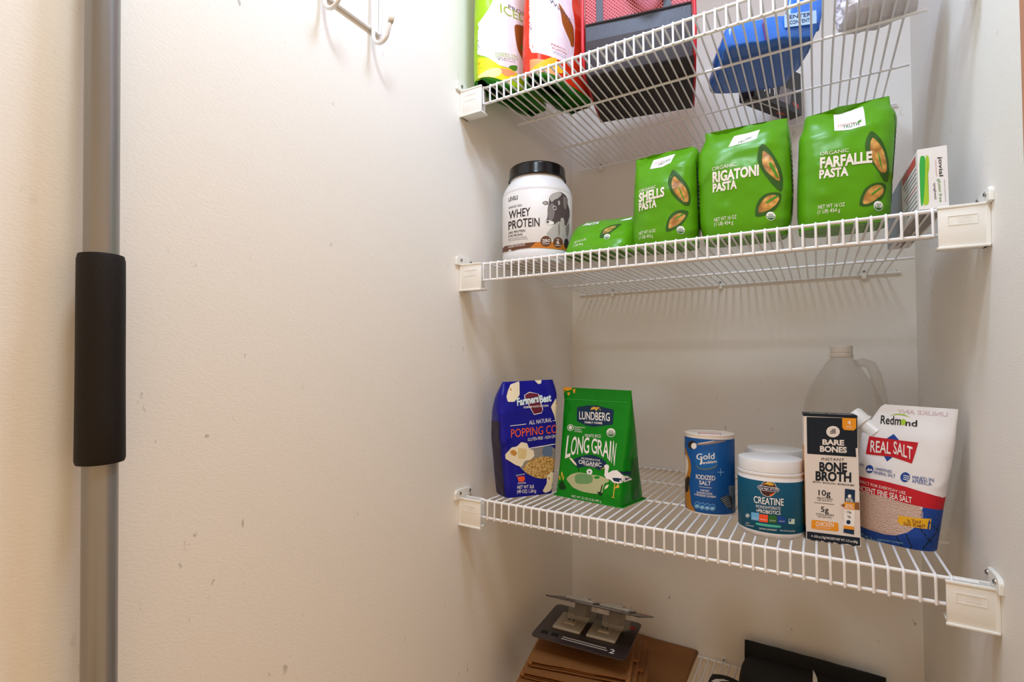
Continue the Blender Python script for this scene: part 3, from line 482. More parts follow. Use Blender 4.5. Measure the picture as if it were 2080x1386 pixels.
  ('brand_emblem','box_cream',2,[(0.75,10.22),(0.71,10.04),(0.62,9.87),(0.47,9.75),(0.29,9.67),(0.11,9.66),(-0.07,9.71),(-0.21,9.82),(-0.3,9.97),(-0.33,10.15),(-0.29,10.33),(-0.2,10.5),(-0.05,10.62),(0.13,10.7),(0.32,10.71),(0.49,10.66),(0.63,10.55),(0.72,10.39)]),
  ('cup_picture','cup_white',1,[(0.57,3.71),(1.0,4.01),(2.08,4.14),(2.14,3.9),(2.08,1.07),(1.03,1.45),(0.71,2.29)]),
  ('cup_picture','soup_brown',2,[(0.67,3.55),(1.09,3.82),(2.1,3.97),(2.1,3.26),(0.9,3.36)]),
  ('rule','ink',2,[(-1.41,3.54),(0.16,3.56),(0.16,3.52),(-1.41,3.5)]),
  ('flavour_panel','amber',2,[(-1.6,1.92),(0.38,1.92),(0.45,1.83),(0.45,1.22),(0.36,1.13),(-1.62,1.1),(-1.71,1.17),(-1.68,1.82)]),
  ('stick_picture','navy',3,[(1.03,5.07),(1.8,5.04),(1.76,3.88),(0.98,3.9)]),
  ('stick_picture','white',4,[(1.51,4.45),(1.48,4.34),(1.41,4.28),(1.32,4.26),(1.25,4.32),(1.23,4.41),(1.26,4.52),(1.33,4.58),(1.42,4.6),(1.49,4.54)]),
  ('stick_picture','amber',3,[(0.98,3.89),(1.76,3.87),(1.73,3.22),(0.94,3.23)]),
  ('stick_picture','white',3,[(0.94,3.23),(1.73,3.22),(1.67,1.74),(0.87,1.76)]),
  ('stick_picture','navy',4,[(1.4,2.12),(1.37,2.0),(1.28,1.92),(1.18,1.9),(1.09,1.96),(1.06,2.08),(1.1,2.2),(1.18,2.28),(1.29,2.29),(1.37,2.23)]),
  ('stick_picture','amber',4,[(0.87,1.77),(1.67,1.74),(1.65,1.46),(0.85,1.46)]),
  ('stick_picture','navy',4,[(0.85,1.47),(1.65,1.47),(1.63,1.03),(0.82,1.11)]),
 ],
 txt=[
  ('4','white',4,1,(1.35,10.92,0.26,-0.01,0.0,0.36)),
  ('STICK','white',4,0,(1.28,10.71,0.43,0.0,0.0,0.08)),
  ('PACKETS','white',4,0,(1.24,10.59,0.51,-0.01,0.0,0.08)),
  ('dB','ink',4,1,(-0.02,9.97,0.45,0.07,0.01,0.42)),
  ('BARE','box_cream',3,2,(-0.66,8.95,1.72,0.04,0.01,0.46)),
  ('BONES','box_cream',3,2,(-0.87,8.29,2.12,0.05,0.01,0.49)),
  ('INSTANT','ink',3,0,(-0.76,7.48,1.8,0.07,0.01,0.25)),
  ('BONE','ink',3,2,(-0.95,6.48,2.18,0.13,0.01,0.78)),
  ('BROTH','ink',3,2,(-1.28,5.6,2.81,0.14,0.02,0.79)),
  ('BROTH - BOUILLON - BEVERAGE MIX','ink',3,1,(-1.51,5.35,3.29,0.01,0.01,0.15)),
  ('10g','ink',3,1,(-1.07,4.24,0.96,0.02,0.01,0.49)),
  ('PROTEIN','ink',3,0,(-1.18,3.87,1.2,0.04,0.0,0.2)),
  ('PER SERVING','ink',3,1,(-1.15,3.73,1.12,0.03,0.0,0.09)),
  ('5g','ink',3,1,(-0.9,2.75,0.61,0.0,0.0,0.47)),
  ('COLLAGEN','ink',3,0,(-1.31,2.38,1.42,0.05,0.01,0.21)),
  ('PER SERVING','ink',3,1,(-1.15,2.22,1.09,0.02,0.0,0.09)),
  ('CHICKEN','white',4,1,(-1.35,1.39,1.43,0.1,0.01,0.38)),
  ('FLAVORED','box_cream',4,0,(-1.26,1.22,1.13,0.04,0.0,0.11)),
  ('BARE','white',5,1,(1.11,4.08,0.47,0.0,0.0,0.17)),
  ('BONES','white',5,1,(1.07,3.93,0.59,-0.02,0.0,0.16)),
  ('BONE','white',5,1,(1.1,3.53,0.48,-0.02,0.0,0.18)),
  ('BROTH','white',5,1,(0.99,3.31,0.67,-0.02,0.0,0.18)),
  ('10g','ink',5,1,(1.12,2.92,0.34,0.0,0.01,0.18)),
  ('5g','ink',5,1,(1.16,2.52,0.25,0.0,0.0,0.18)),
  ('4 - 0.53 oz (15g) PACKETS NET WT. 2.12 oz (60g)','white',3,1,(-1.72,0.33,3.62,0.0,0.0,0.2)),
 ]),
'realsalt':dict(at=(40.3,8.2,-17.107),yaw=-20,shelf=2,
 L=[(-2.1, -0.24), (-2.24, 1.99), (-2.14, 4.3), (-1.94, 7.21), (-1.71, 9.78), (-0.79, 11.31), (-0.07, 12.47), (0.25, 12.7)],
 R=[(3.78, -0.07), (4.06, 1.83), (4.35, 3.79), (4.53, 4.8), (5.06, 7.67), (5.37, 9.77), (5.52, 11.33), (5.67, 12.57)],
 dec=[
  ('brand_ball','lime',2,[(1.98,11.17),(1.97,11.08),(1.93,10.99),(1.87,10.92),(1.79,10.89),(1.71,10.88),(1.64,10.9),(1.58,10.96),(1.54,11.04),(1.53,11.13),(1.54,11.23),(1.58,11.32),(1.65,11.38),(1.72,11.42),(1.8,11.43),(1.87,11.4),(1.93,11.35),(1.97,11.27)]),
  ('brand_ball','lime',2,[(0.62,11.64),(1.23,11.89),(1.79,11.87),(2.32,11.61),(1.74,11.77),(1.23,11.8)]),
  ('diamond','royal',1,[(1.09,10.01),(1.54,9.47),(1.07,8.73),(0.54,9.54)]),
  ('diamond','royal',1,[(0.32,7.97),(0.72,8.46),(1.08,7.98),(0.61,7.45)]),
  ('red_banner','banner_red',2,[(-0.83,9.62),(1.2,9.5),(2.93,9.44),(2.72,8.5),(2.48,7.53),(0.99,7.92),(-1.12,7.91),(-0.94,8.71)]),
  ('icon','royal',2,[(-0.45,6.6),(-0.47,6.47),(-0.53,6.35),(-0.61,6.25),(-0.72,6.19),(-0.83,6.18),(-0.94,6.2),(-1.02,6.27),(-1.08,6.38),(-1.1,6.5),(-1.08,6.63),(-1.02,6.76),(-0.93,6.85),(-0.82,6.91),(-0.71,6.93),(-0.61,6.9),(-0.52,6.83),(-0.47,6.73)]),
  ('icon','white',3,[(-1.04,6.34),(-0.86,6.65),(-0.71,6.5),(-0.62,6.62),(-0.49,6.44)]),
  ('icon','royal',2,[(2.35,6.32),(2.33,6.17),(2.27,6.03),(2.17,5.92),(2.05,5.84),(1.93,5.82),(1.81,5.85),(1.72,5.94),(1.66,6.06),(1.64,6.2),(1.66,6.35),(1.73,6.49),(1.82,6.61),(1.94,6.68),(2.07,6.7),(2.18,6.66),(2.28,6.58),(2.34,6.46)]),
  ('icon','white',3,[(1.87,6.45),(2.31,6.4),(2.31,6.33),(1.86,6.39)]),
  ('icon','white',3,[(1.86,6.28),(2.31,6.23),(2.31,6.16),(1.86,6.22)]),
  ('icon','white',3,[(1.86,6.11),(2.31,6.05),(2.31,5.99),(1.86,6.04)]),
  ('red_band','banner_red',1,[(-2.0,5.7),(0.21,5.67),(2.05,5.44),(3.77,5.07),(4.53,4.82),(4.35,3.73),(3.24,3.87),(1.85,4.01),(0.19,4.28),(-2.06,4.31)]),
  ('window','pink_salt',1,[(-2.08,4.27),(0.19,4.26),(1.85,3.98),(3.24,3.83),(3.23,2.87),(2.87,2.27),(2.16,1.47),(1.26,0.98),(0.43,0.85),(-0.8,0.97),(-2.17,1.16)]),
  ('lower_panel','royal',1,[(-2.17,1.16),(-0.8,0.97),(0.43,0.85),(1.26,0.98),(2.16,1.47),(2.87,2.27),(3.23,2.87),(3.24,3.86),(4.35,3.76),(4.06,1.83),(3.78,-0.0),(2.83,-0.01),(1.06,-0.38),(0.13,-0.44),(-2.1,-0.13)]),
  ('pattern','navy',2,[(1.98,1.21),(2.09,1.29),(2.49,-0.08),(2.38,-0.1)]),
  ('pattern','navy',2,[(2.87,2.16),(2.97,2.24),(3.7,0.92),(3.61,0.79)]),
  ('pattern','navy',2,[(3.64,2.65),(4.09,1.94),(4.06,1.77),(3.56,2.53)]),
  ('pattern','navy',2,[(1.26,0.87),(1.35,0.93),(1.78,-0.21),(1.67,-0.24)]),
  ('pattern','navy',2,[(3.01,0.17),(3.88,1.68),(3.94,1.64),(3.11,0.14)]),
  ('yellow_label','label_yellow',2,[(1.51,2.81),(2.71,2.84),(3.73,2.96),(3.63,2.01),(1.64,2.0),(1.39,2.24)]),
 ],
 txt=[
  ('Redm','black',3,1,(0.01,10.86,1.58,0.0,0.01,0.77)),
  ('nd','black',3,1,(1.95,10.83,0.85,0.01,0.01,0.55)),
  ('REAL','white',3,1,(-0.73,8.17,1.61,0.01,0.02,1.05)),
  ('SALT','white',3,1,(1.09,8.27,1.42,-0.39,0.01,1.08)),
  ('UNREFINED','royal',3,0,(-0.31,6.56,1.31,-0.09,0.01,0.24)),
  ('MINERAL SALT','royal',3,0,(-0.44,6.2,1.7,-0.1,0.01,0.27)),
  ('MINED IN','royal',3,0,(2.53,6.17,1.45,-0.02,0.0,0.31)),
  ('AMERICA','royal',3,0,(2.5,5.87,1.34,-0.08,0.0,0.32)),
  ('LONG','royal',3,0,(-1.74,6.72,0.47,-0.03,0.01,0.23)),
  ('PERFECT FOR EVERYDAY USE','white',3,0,(-1.9,5.16,3.94,-0.42,0.0,0.26)),
  ('ANCIENT FINE SEA SALT','white',3,1,(-2.01,4.41,4.5,-0.33,0.0,0.51)),
  ('Is Your','maroon',4,0,(2.15,2.33,0.98,0.12,0.0,0.34)),
  ('Salt Real?','maroon',4,0,(1.84,2.03,1.47,0.08,0.01,0.3)),
  ('A NECESSARY NUTRIENT','pale_blue',3,0,(-0.22,0.18,1.99,0.13,0.0,0.16)),
  ('NET WT. 26 oz (737 g)','pale_blue',3,0,(-1.7,0.17,1.98,-0.33,0.0,0.27)),
  ('UNLIKE ANY','mauve',1,1,(4.95,11.89,-3.67,0.06,0.0,0.36)),
 ]),
'whey':dict(at=(4.06,6.2,11.677),yaw=28.0,shelf=1,
 dec=[
  ('flavour_band','band_brown',2,[(-4.44,2.36),(-3.15,2.1),(-1.68,2.1),(-0.16,2.16),(-0.89,1.49),(-2.35,1.45),(-3.46,1.39),(-4.44,1.67)]),
  ('flavour_band','band_orange',2,[(-0.16,2.16),(1.16,2.19),(2.6,2.2),(3.98,2.23),(3.92,1.54),(2.6,1.43),(1.16,1.43),(-0.89,1.49)]),
  ('cow_picture','cow_light',1,[(1.07,2.99),(1.16,3.3),(1.74,4.01),(2.22,4.55),(2.61,5.0),(3.11,5.39),(4.0,5.52),(3.99,4.13),(3.71,2.55),(3.1,2.24),(1.73,2.55)]),
  ('cow_picture','cow_dark',2,[(1.51,7.25),(1.41,7.43),(1.51,7.82),(1.75,8.14),(2.23,8.36),(2.72,8.6),(3.12,8.52),(3.53,8.36),(3.76,7.97),(3.74,7.47),(4.04,6.73),(4.03,5.84),(3.73,5.0),(3.51,4.49),(3.31,4.67),(2.91,4.86),(2.61,4.9),(2.32,4.66),(2.03,4.42),(1.55,4.28),(1.07,4.48),(0.98,4.72),(1.17,5.02),(1.26,5.5),(1.22,6.07),(1.31,6.65)]),
  ('cow_picture','cow_light',3,[(1.49,7.44),(1.56,7.93),(2.04,8.32),(2.72,8.6),(3.07,8.35),(2.52,7.69),(2.04,7.46),(1.75,7.08)]),
  ('cow_picture','cow_mid',3,[(0.53,7.0),(0.98,7.21),(1.38,7.14),(1.32,6.8),(0.89,6.7)]),
  ('cow_picture','cow_light',4,[(0.68,6.95),(1.08,7.07),(1.17,6.88),(0.87,6.8)]),
  ('cow_picture','cow_mid',3,[(1.38,6.66),(1.75,7.03),(2.03,6.93),(2.13,6.17),(2.03,5.39),(1.74,4.78),(1.34,4.93),(1.26,5.6),(1.29,6.17)]),
  ('cow_picture','white',4,[(0.98,4.72),(1.26,4.91),(1.74,4.78),(2.0,4.71),(2.0,4.47),(1.59,4.28),(1.17,4.39)]),
  ('cow_picture','cow_dark',5,[(1.07,4.74),(1.36,4.84),(1.43,4.56),(1.17,4.46)]),
  ('cow_picture','cow_light',4,[(1.79,6.61),(2.13,6.75),(2.34,6.59),(2.32,6.25),(2.03,6.14)]),
  ('cow_picture','black',5,[(1.96,6.51),(2.21,6.6),(2.26,6.4),(2.03,6.29)]),
  ('cow_picture','cow_light',4,[(2.47,7.39),(2.72,7.49),(2.8,7.07),(2.57,6.8)]),
  ('cow_picture','cow_light',4,[(2.76,5.12),(3.01,5.47),(3.26,5.34),(3.33,4.68),(3.01,4.42)]),
  ('cow_picture','cow_mid',3,[(2.51,4.35),(2.71,4.87),(2.72,3.28),(2.58,2.92)]),
  ('cow_picture','cow_mid',3,[(3.17,8.14),(3.53,8.17),(3.68,7.54),(3.52,6.5),(3.17,6.77)]),
  ('cow_picture','cow_mid',3,[(3.41,4.31),(3.94,5.1),(3.96,4.12),(3.66,3.02)]),
  ('claim_circle','band_brown',3,[(1.69,2.3),(1.67,2.11),(1.59,1.93),(1.46,1.78),(1.3,1.67),(1.12,1.6),(0.93,1.6),(0.75,1.64),(0.59,1.74),(0.47,1.88),(0.39,2.05),(0.37,2.24),(0.39,2.43),(0.47,2.6),(0.6,2.75),(0.75,2.86),(0.94,2.92),(1.12,2.92),(1.31,2.88),(1.46,2.79),(1.59,2.65),(1.67,2.49)]),
  ('claim_circle','band_brown',3,[(3.1,2.37),(3.07,2.17),(3.0,1.98),(2.88,1.81),(2.73,1.68),(2.57,1.6),(2.4,1.58),(2.23,1.61),(2.09,1.7),(1.98,1.83),(1.91,2.0),(1.88,2.19),(1.91,2.38),(1.98,2.56),(2.09,2.71),(2.24,2.83),(2.4,2.91),(2.57,2.94),(2.74,2.91),(2.89,2.83),(3.0,2.71),(3.07,2.55)]),
  ('claim_circle','coffee',3,[(3.85,2.45),(3.83,2.2),(3.76,1.97),(3.66,1.8),(3.55,1.72),(3.44,1.74),(3.35,1.85),(3.29,2.04),(3.27,2.28),(3.29,2.52),(3.35,2.74),(3.45,2.91),(3.56,2.99),(3.67,2.97),(3.77,2.87),(3.83,2.69)]),
 ],
 txt=[
  ('LEVELS','coffee',3,1,(-3.56,7.7,1.19,-0.04,0.0,0.47)),
  ('GRASS FED','coffee',3,0,(-3.58,6.77,1.71,-0.08,0.0,0.25)),
  ('WHEY','coffee',3,1,(-3.53,5.44,2.67,-0.01,0.0,0.98)),
  ('PROTEIN','coffee',3,1,(-3.58,4.11,3.85,-0.03,0.0,1.02)),
  ('24G PROTEIN','coffee',3,1,(-3.58,3.57,2.11,-0.05,0.0,0.26)),
  ('5.4G BCAAS','coffee',3,1,(-3.58,3.18,1.78,-0.08,0.0,0.25)),
  ('WHEY CONCENTRATE PROTEIN','coffee',3,0,(-3.61,2.89,2.32,-0.11,0.0,0.12)),
  ('THAT BUILDS LEAN MUSCLE*','coffee',3,0,(-3.61,2.67,2.49,-0.11,0.0,0.11)),
  ('DOUBLE CHOCOLATE','white',4,0,(-3.61,1.83,2.1,-0.04,0.0,0.25)),
  ('ZERO','white',4,1,(0.56,2.11,0.96,0.1,0.01,0.36)),
  ('ARTIFICIALS','white',4,1,(0.61,1.87,0.85,0.09,0.0,0.11)),
  ('ONLY','white',4,1,(2.31,2.56,0.37,0.07,0.0,0.12)),
  ('6','white',4,1,(2.31,2.04,0.35,0.05,0.0,0.46)),
  ('INGREDIENTS','white',4,1,(2.09,1.79,0.83,0.11,0.0,0.11)),
 ]),
'shortpasta':dict(at=(12.8,4.1,11.760),yaw=0,shelf=1,
 L=[(-3.54, -0.25), (-3.5, 0.79), (-3.2, 3.9), (-2.55, 4.63), (-1.99, 4.99)],
 R=[(4.77, -0.4), (4.78, 0.72), (4.72, 2.12), (4.67, 3.81), (4.61, 4.77)],
 dec=[
  ('window','leaf_dark',1,[(1.13,1.79),(1.17,2.89),(1.82,3.53),(3.18,3.69),(2.78,2.8),(2.16,1.98),(1.47,1.62)]),
  ('pasta_in_window','pasta',2,[(1.4,2.16),(1.46,2.92),(2.15,3.28),(2.73,3.27),(2.25,2.43)]),
  ('window_vein','leaf_mid',3,[(1.66,2.51),(2.59,3.26),(2.67,3.16),(1.81,2.41)]),
  ('brand_panel','white',1,[(2.55,4.19),(3.87,4.6),(3.84,4.24),(3.21,4.11)]),
  ('organic_badge','white',2,[(2.43,1.72),(2.43,1.6),(2.38,1.49),(2.3,1.43),(2.19,1.4),(2.06,1.41),(1.94,1.47),(1.84,1.57),(1.76,1.69),(1.73,1.82),(1.73,1.94),(1.78,2.04),(1.86,2.11),(1.98,2.14),(2.1,2.12),(2.22,2.06),(2.32,1.97),(2.4,1.85)]),
  ('organic_badge','seal_green',3,[(2.39,1.73),(2.39,1.64),(2.36,1.56),(2.31,1.5),(2.25,1.46),(2.16,1.44),(2.08,1.45),(1.99,1.49),(1.91,1.55),(1.84,1.63),(1.79,1.72),(1.77,1.81)]),
 ],
 txt=[
  ('PASTA','white',3,2,(-1.69,3.94,1.84,0.07,0.06,0.47)),
  ('NET WT 16 OZ','cream',3,0,(-1.84,1.37,1.45,0.27,-0.04,0.28)),
  ('(1 LB) 454 g','cream',3,0,(-1.77,0.94,1.16,0.12,-0.05,0.29)),
  ('USDA','seal_green',4,1,(1.86,1.83,0.43,-0.06,-0.01,0.15)),
  ('ORGANIC','white',4,1,(1.83,1.65,0.53,-0.07,-0.01,0.12)),
 ]),
'shells':dict(at=(21.0,4.6,11.819),yaw=0,shelf=1,
 L=[(-3.68, -0.04), (-3.62, 1.54), (-3.56, 4.35), (-3.47, 6.68), (-3.36, 8.73), (-3.37, 9.96), (-3.37, 10.43), (-3.39, 10.72)],
 R=[(3.31, -0.1), (3.52, 1.98), (3.52, 4.17), (3.49, 6.38), (3.48, 8.6), (3.54, 10.01), (3.38, 10.49), (2.88, 10.88)],
 dec=[
  ('brand_panel','white',1,[(-1.17,9.95),(1.2,10.16),(0.86,8.99),(-0.01,8.67),(-1.38,8.76)]),
  ('window','leaf_dark',1,[(0.69,6.43),(0.76,7.22),(1.06,7.96),(1.28,8.03),(1.78,7.47),(2.44,6.55),(2.85,5.61),(2.92,4.72),(2.83,3.96),(2.42,3.94),(1.76,4.48),(1.09,5.38)]),
  ('pasta_in_window','pasta',2,[(1.05,6.45),(1.19,7.14),(1.4,7.28),(1.86,6.66),(2.44,5.94),(2.72,5.11),(2.71,4.32),(2.34,4.3),(1.76,4.92),(1.26,5.71)]),
  ('window_vein','leaf_mid',3,[(1.65,6.35),(2.1,5.39),(2.51,4.18),(2.1,4.95)]),
  ('window','leaf_dark',1,[(0.43,1.47),(0.48,2.12),(0.82,3.04),(1.42,3.48),(2.09,3.55),(2.75,3.37),(2.58,2.7),(2.16,2.06),(1.74,1.69),(0.73,1.34)]),
  ('pasta_in_window','pasta',2,[(0.73,1.6),(0.82,2.43),(1.25,2.98),(1.92,3.23),(2.5,2.97),(2.16,2.41),(1.66,1.96)]),
  ('window_vein','leaf_mid',3,[(1.41,2.61),(2.17,3.19),(2.33,3.08),(1.58,2.54)]),
  ('organic_badge','white',2,[(2.35,1.37),(2.33,1.23),(2.26,1.12),(2.16,1.04),(2.03,1.01),(1.9,1.03),(1.77,1.09),(1.66,1.2),(1.6,1.33),(1.57,1.47),(1.6,1.61),(1.67,1.72),(1.77,1.8),(1.9,1.83),(2.04,1.81),(2.16,1.75),(2.27,1.64),(2.33,1.51)]),
  ('organic_badge','seal_green',3,[(2.31,1.38),(2.29,1.28),(2.25,1.19),(2.19,1.12),(2.11,1.08),(2.01,1.06),(1.91,1.07),(1.82,1.11),(1.74,1.18),(1.67,1.27),(1.63,1.36),(1.62,1.47)]),
 ],
 txt=[
  ('NOTHING','brick',3,0,(-0.97,9.29,1.05,0.08,0.0,0.16)),
  ('TRUTH','seal_green',3,1,(-0.58,8.87,1.35,0.45,0.0,0.27)),
  ('ORGANIC','cream',3,0,(-2.4,6.12,1.86,0.15,0.0,0.33)),
  ('SHELLS','cream',3,2,(-2.42,5.07,2.78,0.19,0.0,0.93)),
  ('PASTA','cream',3,2,(-2.42,4.11,1.94,0.13,0.0,0.81)),
  ('NET WT 16 OZ','cream',3,0,(-2.42,1.44,1.79,0.08,0.0,0.34)),
  ('(1 LB) 454 g','cream',3,0,(-2.42,1.0,1.51,0.02,0.0,0.33)),
  ('USDA','seal_green',4,1,(1.73,1.49,0.47,-0.07,0.0,0.17)),
  ('ORGANIC','white',4,1,(1.67,1.29,0.59,-0.08,0.0,0.13)),
 ]),
'rigatoni':dict(at=(29.0,4.5,11.882),yaw=0,shelf=1,
 L=[(-3.96, 0.46), (-4.44, 1.85), (-4.51, 4.72), (-4.6, 7.61), (-4.55, 9.53), (-4.13, 10.4), (-3.81, 11.19), (-3.87, 11.88)],
 R=[(3.62, -0.12), (4.07, 1.58), (4.24, 4.18), (4.22, 6.82), (4.15, 9.05), (4.02, 10.58), (3.88, 11.15), (3.85, 11.74)],
 dec=[
  ('brand_panel','white',1,[(-0.91,10.68),(1.51,10.69),(1.2,9.6),(0.4,9.42),(-1.36,9.34)]),
  ('window','leaf_dark',1,[(1.26,7.35),(1.33,8.22),(1.54,8.89),(1.81,8.9),(2.34,8.27),(2.86,7.28),(3.26,6.23),(3.43,5.33),(3.42,4.38),(3.3,3.93),(3.03,4.02),(2.44,4.82),(1.84,5.81),(1.43,6.69)]),
  ('pasta_in_window','pasta',2,[(1.67,7.44),(1.76,8.22),(1.96,8.09),(2.48,7.44),(2.81,6.59),(3.07,5.75),(3.2,5.03),(2.98,4.98),(2.45,5.52),(2.0,6.13),(1.7,6.81)]),
  ('window_vein','leaf_mid',3,[(2.2,6.8),(2.48,6.92),(3.13,5.22),(2.91,5.26)]),
  ('window','leaf_dark',1,[(1.0,1.77),(1.05,2.59),(1.34,3.34),(1.89,3.82),(2.5,3.92),(3.29,3.8),(3.2,2.95),(2.78,2.24),(2.09,1.82),(1.39,1.66)]),
  ('pasta_in_window','pasta',2,[(1.28,1.99),(1.36,2.72),(1.8,3.35),(2.27,3.67),(2.8,3.62),(3.14,3.31),(2.86,2.74),(2.25,2.23)]),
  ('window_vein','leaf_mid',3,[(1.87,2.99),(2.88,3.61),(3.1,3.48),(2.1,2.87)]),
  ('organic_badge','white',2,[(2.73,1.57),(2.7,1.43),(2.64,1.31),(2.53,1.22),(2.41,1.19),(2.28,1.21),(2.15,1.28),(2.05,1.39),(1.99,1.53),(1.97,1.68),(1.99,1.83),(2.06,1.95),(2.17,2.03),(2.29,2.06),(2.42,2.04),(2.55,1.97),(2.64,1.86),(2.71,1.72)]),
  ('organic_badge','seal_green',3,[(2.68,1.58),(2.67,1.47),(2.63,1.38),(2.56,1.31),(2.48,1.26),(2.39,1.24),(2.3,1.26),(2.2,1.3),(2.13,1.37),(2.06,1.46),(2.03,1.57),(2.01,1.68)]),
 ],
 txt=[
  ('TRUTH','seal_green',3,1,(-0.5,9.39,1.22,0.36,0.01,0.26)),
  ('ORGANIC','cream',3,0,(-2.85,7.0,2.2,0.1,0.01,0.36)),
  ('RIGATONI','cream',3,2,(-2.83,5.83,4.23,-0.07,0.01,0.99)),
  ('PASTA','cream',3,2,(-2.83,4.83,2.27,-0.01,0.01,0.81)),
  ('NET WT 16 OZ','cream',3,0,(-2.73,1.79,2.09,-0.01,0.0,0.37)),
  ('(1 LB) 454 g','cream',3,0,(-2.73,1.36,1.78,-0.07,0.0,0.36)),
  ('USDA','seal_green',4,1,(2.12,1.7,0.46,-0.07,0.0,0.18)),
  ('ORGANIC','white',4,1,(2.06,1.49,0.57,-0.09,0.0,0.14)),
 ]),
'farfalle':dict(at=(37.3,4.6,11.946),yaw=0,shelf=1,
 L=[(-3.7, 0.24), (-3.82, 1.72), (-3.77, 4.17), (-3.68, 6.12), (-3.52, 9.24), (-3.23, 9.97), (-2.95, 11.28), (-2.82, 11.48)],
 R=[(3.24, -0.12), (3.52, 1.1), (3.7, 3.79), (4.0, 7.37), (4.16, 9.16), (4.16, 9.93), (3.76, 10.81), (3.69, 11.77)],
 dec=[
  ('brand_panel','white',1,[(-0.62,11.06),(1.68,11.15),(1.74,8.78),(0.59,8.65),(-0.63,8.85)]),
  ('brand_panel','leaf_mid',2,[(1.09,9.2),(1.17,9.36),(1.43,9.53),(1.42,9.25),(1.24,9.16)]),
  ('window','leaf_dark',1,[(1.58,6.69),(1.71,7.49),(2.02,8.1),(2.2,8.12),(2.55,7.66),(2.89,7.04),(3.15,6.26),(3.32,5.24),(3.33,4.35),(3.22,3.57),(3.08,3.42),(2.9,3.54),(2.53,4.32),(2.12,5.04),(1.71,5.94)]),
  ('pasta_in_window','pasta',2,[(1.95,6.43),(2.03,7.14),(2.19,7.56),(2.53,7.07),(2.91,6.31),(3.13,5.28),(3.14,4.47),(3.03,4.23),(2.67,4.25),(2.33,4.9),(2.06,5.68)]),
  ('window_vein','leaf_mid',3,[(2.48,6.32),(2.64,5.74),(2.85,4.26),(2.62,5.02)]),
  ('window','leaf_dark',1,[(1.01,1.48),(1.18,2.31),(1.49,2.99),(2.0,3.34),(2.58,3.42),(3.06,3.29),(3.02,2.63),(2.75,1.96),(2.24,1.51),(1.59,1.34)]),
  ('pasta_in_window','pasta',2,[(1.28,1.62),(1.43,2.36),(1.78,2.93),(2.29,3.2),(2.64,3.18),(2.9,2.82),(2.76,2.31),(2.25,1.87),(1.74,1.59)]),
  ('window_vein','leaf_mid',3,[(1.87,2.38),(2.64,3.01),(2.78,2.94),(2.05,2.3)]),
  ('organic_badge','white',2,[(2.78,1.29),(2.75,1.15),(2.69,1.03),(2.6,0.95),(2.49,0.92),(2.37,0.93),(2.26,1.0),(2.17,1.11),(2.11,1.25),(2.1,1.4),(2.12,1.54),(2.18,1.66),(2.28,1.74),(2.39,1.77),(2.51,1.75),(2.62,1.69),(2.71,1.58),(2.76,1.44)]),
  ('organic_badge','seal_green',3,[(2.74,1.3),(2.72,1.19),(2.68,1.1),(2.63,1.03),(2.55,0.98),(2.47,0.97),(2.39,0.98),(2.3,1.02),(2.23,1.09),(2.18,1.18),(2.15,1.28),(2.14,1.39)]),
 ],
 txt=[
  ('NOTHING','brick',3,0,(-0.35,9.27,1.4,-0.08,0.01,0.19)),
  ('BUT THE','brick',3,0,(-0.39,9.07,0.38,-0.02,0.0,0.1)),
  ('TRUTH','seal_green',3,1,(0.03,8.88,1.22,0.02,0.0,0.35)),
  ('ORGANIC','cream',3,0,(-1.81,6.66,2.21,-0.15,0.01,0.32)),
  ('FARFALLE','cream',3,2,(-1.83,5.47,3.92,-0.23,0.02,0.94)),
  ('PASTA','cream',3,2,(-1.91,4.51,2.23,-0.11,0.02,0.77)),
  ('NET WT 16 OZ','cream',3,0,(-2.06,1.71,2.04,-0.07,0.01,0.34)),
  ('(1 LB) 454 g','cream',3,0,(-2.11,1.27,1.73,-0.07,0.01,0.34)),
  ('USDA','seal_green',4,1,(2.23,1.41,0.41,-0.06,0.01,0.18)),
  ('ORGANIC','white',4,1,(2.18,1.21,0.51,-0.08,0.0,0.13)),
 ]),
'spaghetti':dict(at=(42.95,8.7,11.959),yaw=1.6,shelf=1,
 dec=[
  ('green_stripe','box_green',1,[(-0.84,4.45),(-0.45,4.4),(-0.46,3.46),(-0.57,1.47),(-0.7,0.34),(-0.85,0.33)]),
  ('green_stripe','lime',1,[(-0.44,4.41),(-0.23,4.4),(-0.19,3.41),(-0.37,2.57),(-0.27,0.39),(-0.7,0.34),(-0.57,1.47)]),
 ],
 txt=[
  ('jovial','coffee',3,1,(0.39,4.15,0.01,-1.6,0.24,-0.02)),
  ('gluten free','leaf_mid',3,0,(0.29,2.36,0.06,-1.89,0.19,-0.02)),
  ('spaghetti','coffee',3,0,(0.02,2.07,0.03,-1.33,0.15,-0.01)),
  ('inherently good','brick',3,0,(0.17,3.91,0.03,-1.29,0.07,-0.01)),
  ('ORGANIC BROWN RICE','coffee',3,0,(0.67,2.26,0.04,-1.81,0.05,-0.01)),
 ]),
'icedgreen':dict(at=(0.95,4.9,33.692),yaw=77,shelf=0,
 dec=[
  ('front_panel','white',1,[(-1.96,19.68),(-4.64,10.39),(-6.14,7.48),(-6.5,4.65),(-6.34,3.56),(-5.18,2.67),(-4.18,2.23),(-2.65,2.52),(-1.11,2.25),(0.15,1.85),(1.86,2.5),(4.66,23.66)]),
  ('fruit_picture','lemon',2,[(-7.58,3.02),(-6.57,3.35),(-5.18,2.67),(-4.03,2.18),(-2.5,2.47),(-0.94,2.43),(-1.78,1.54),(-2.63,0.33),(-4.63,-0.65),(-7.38,-1.58),(-7.58,-0.1)]),
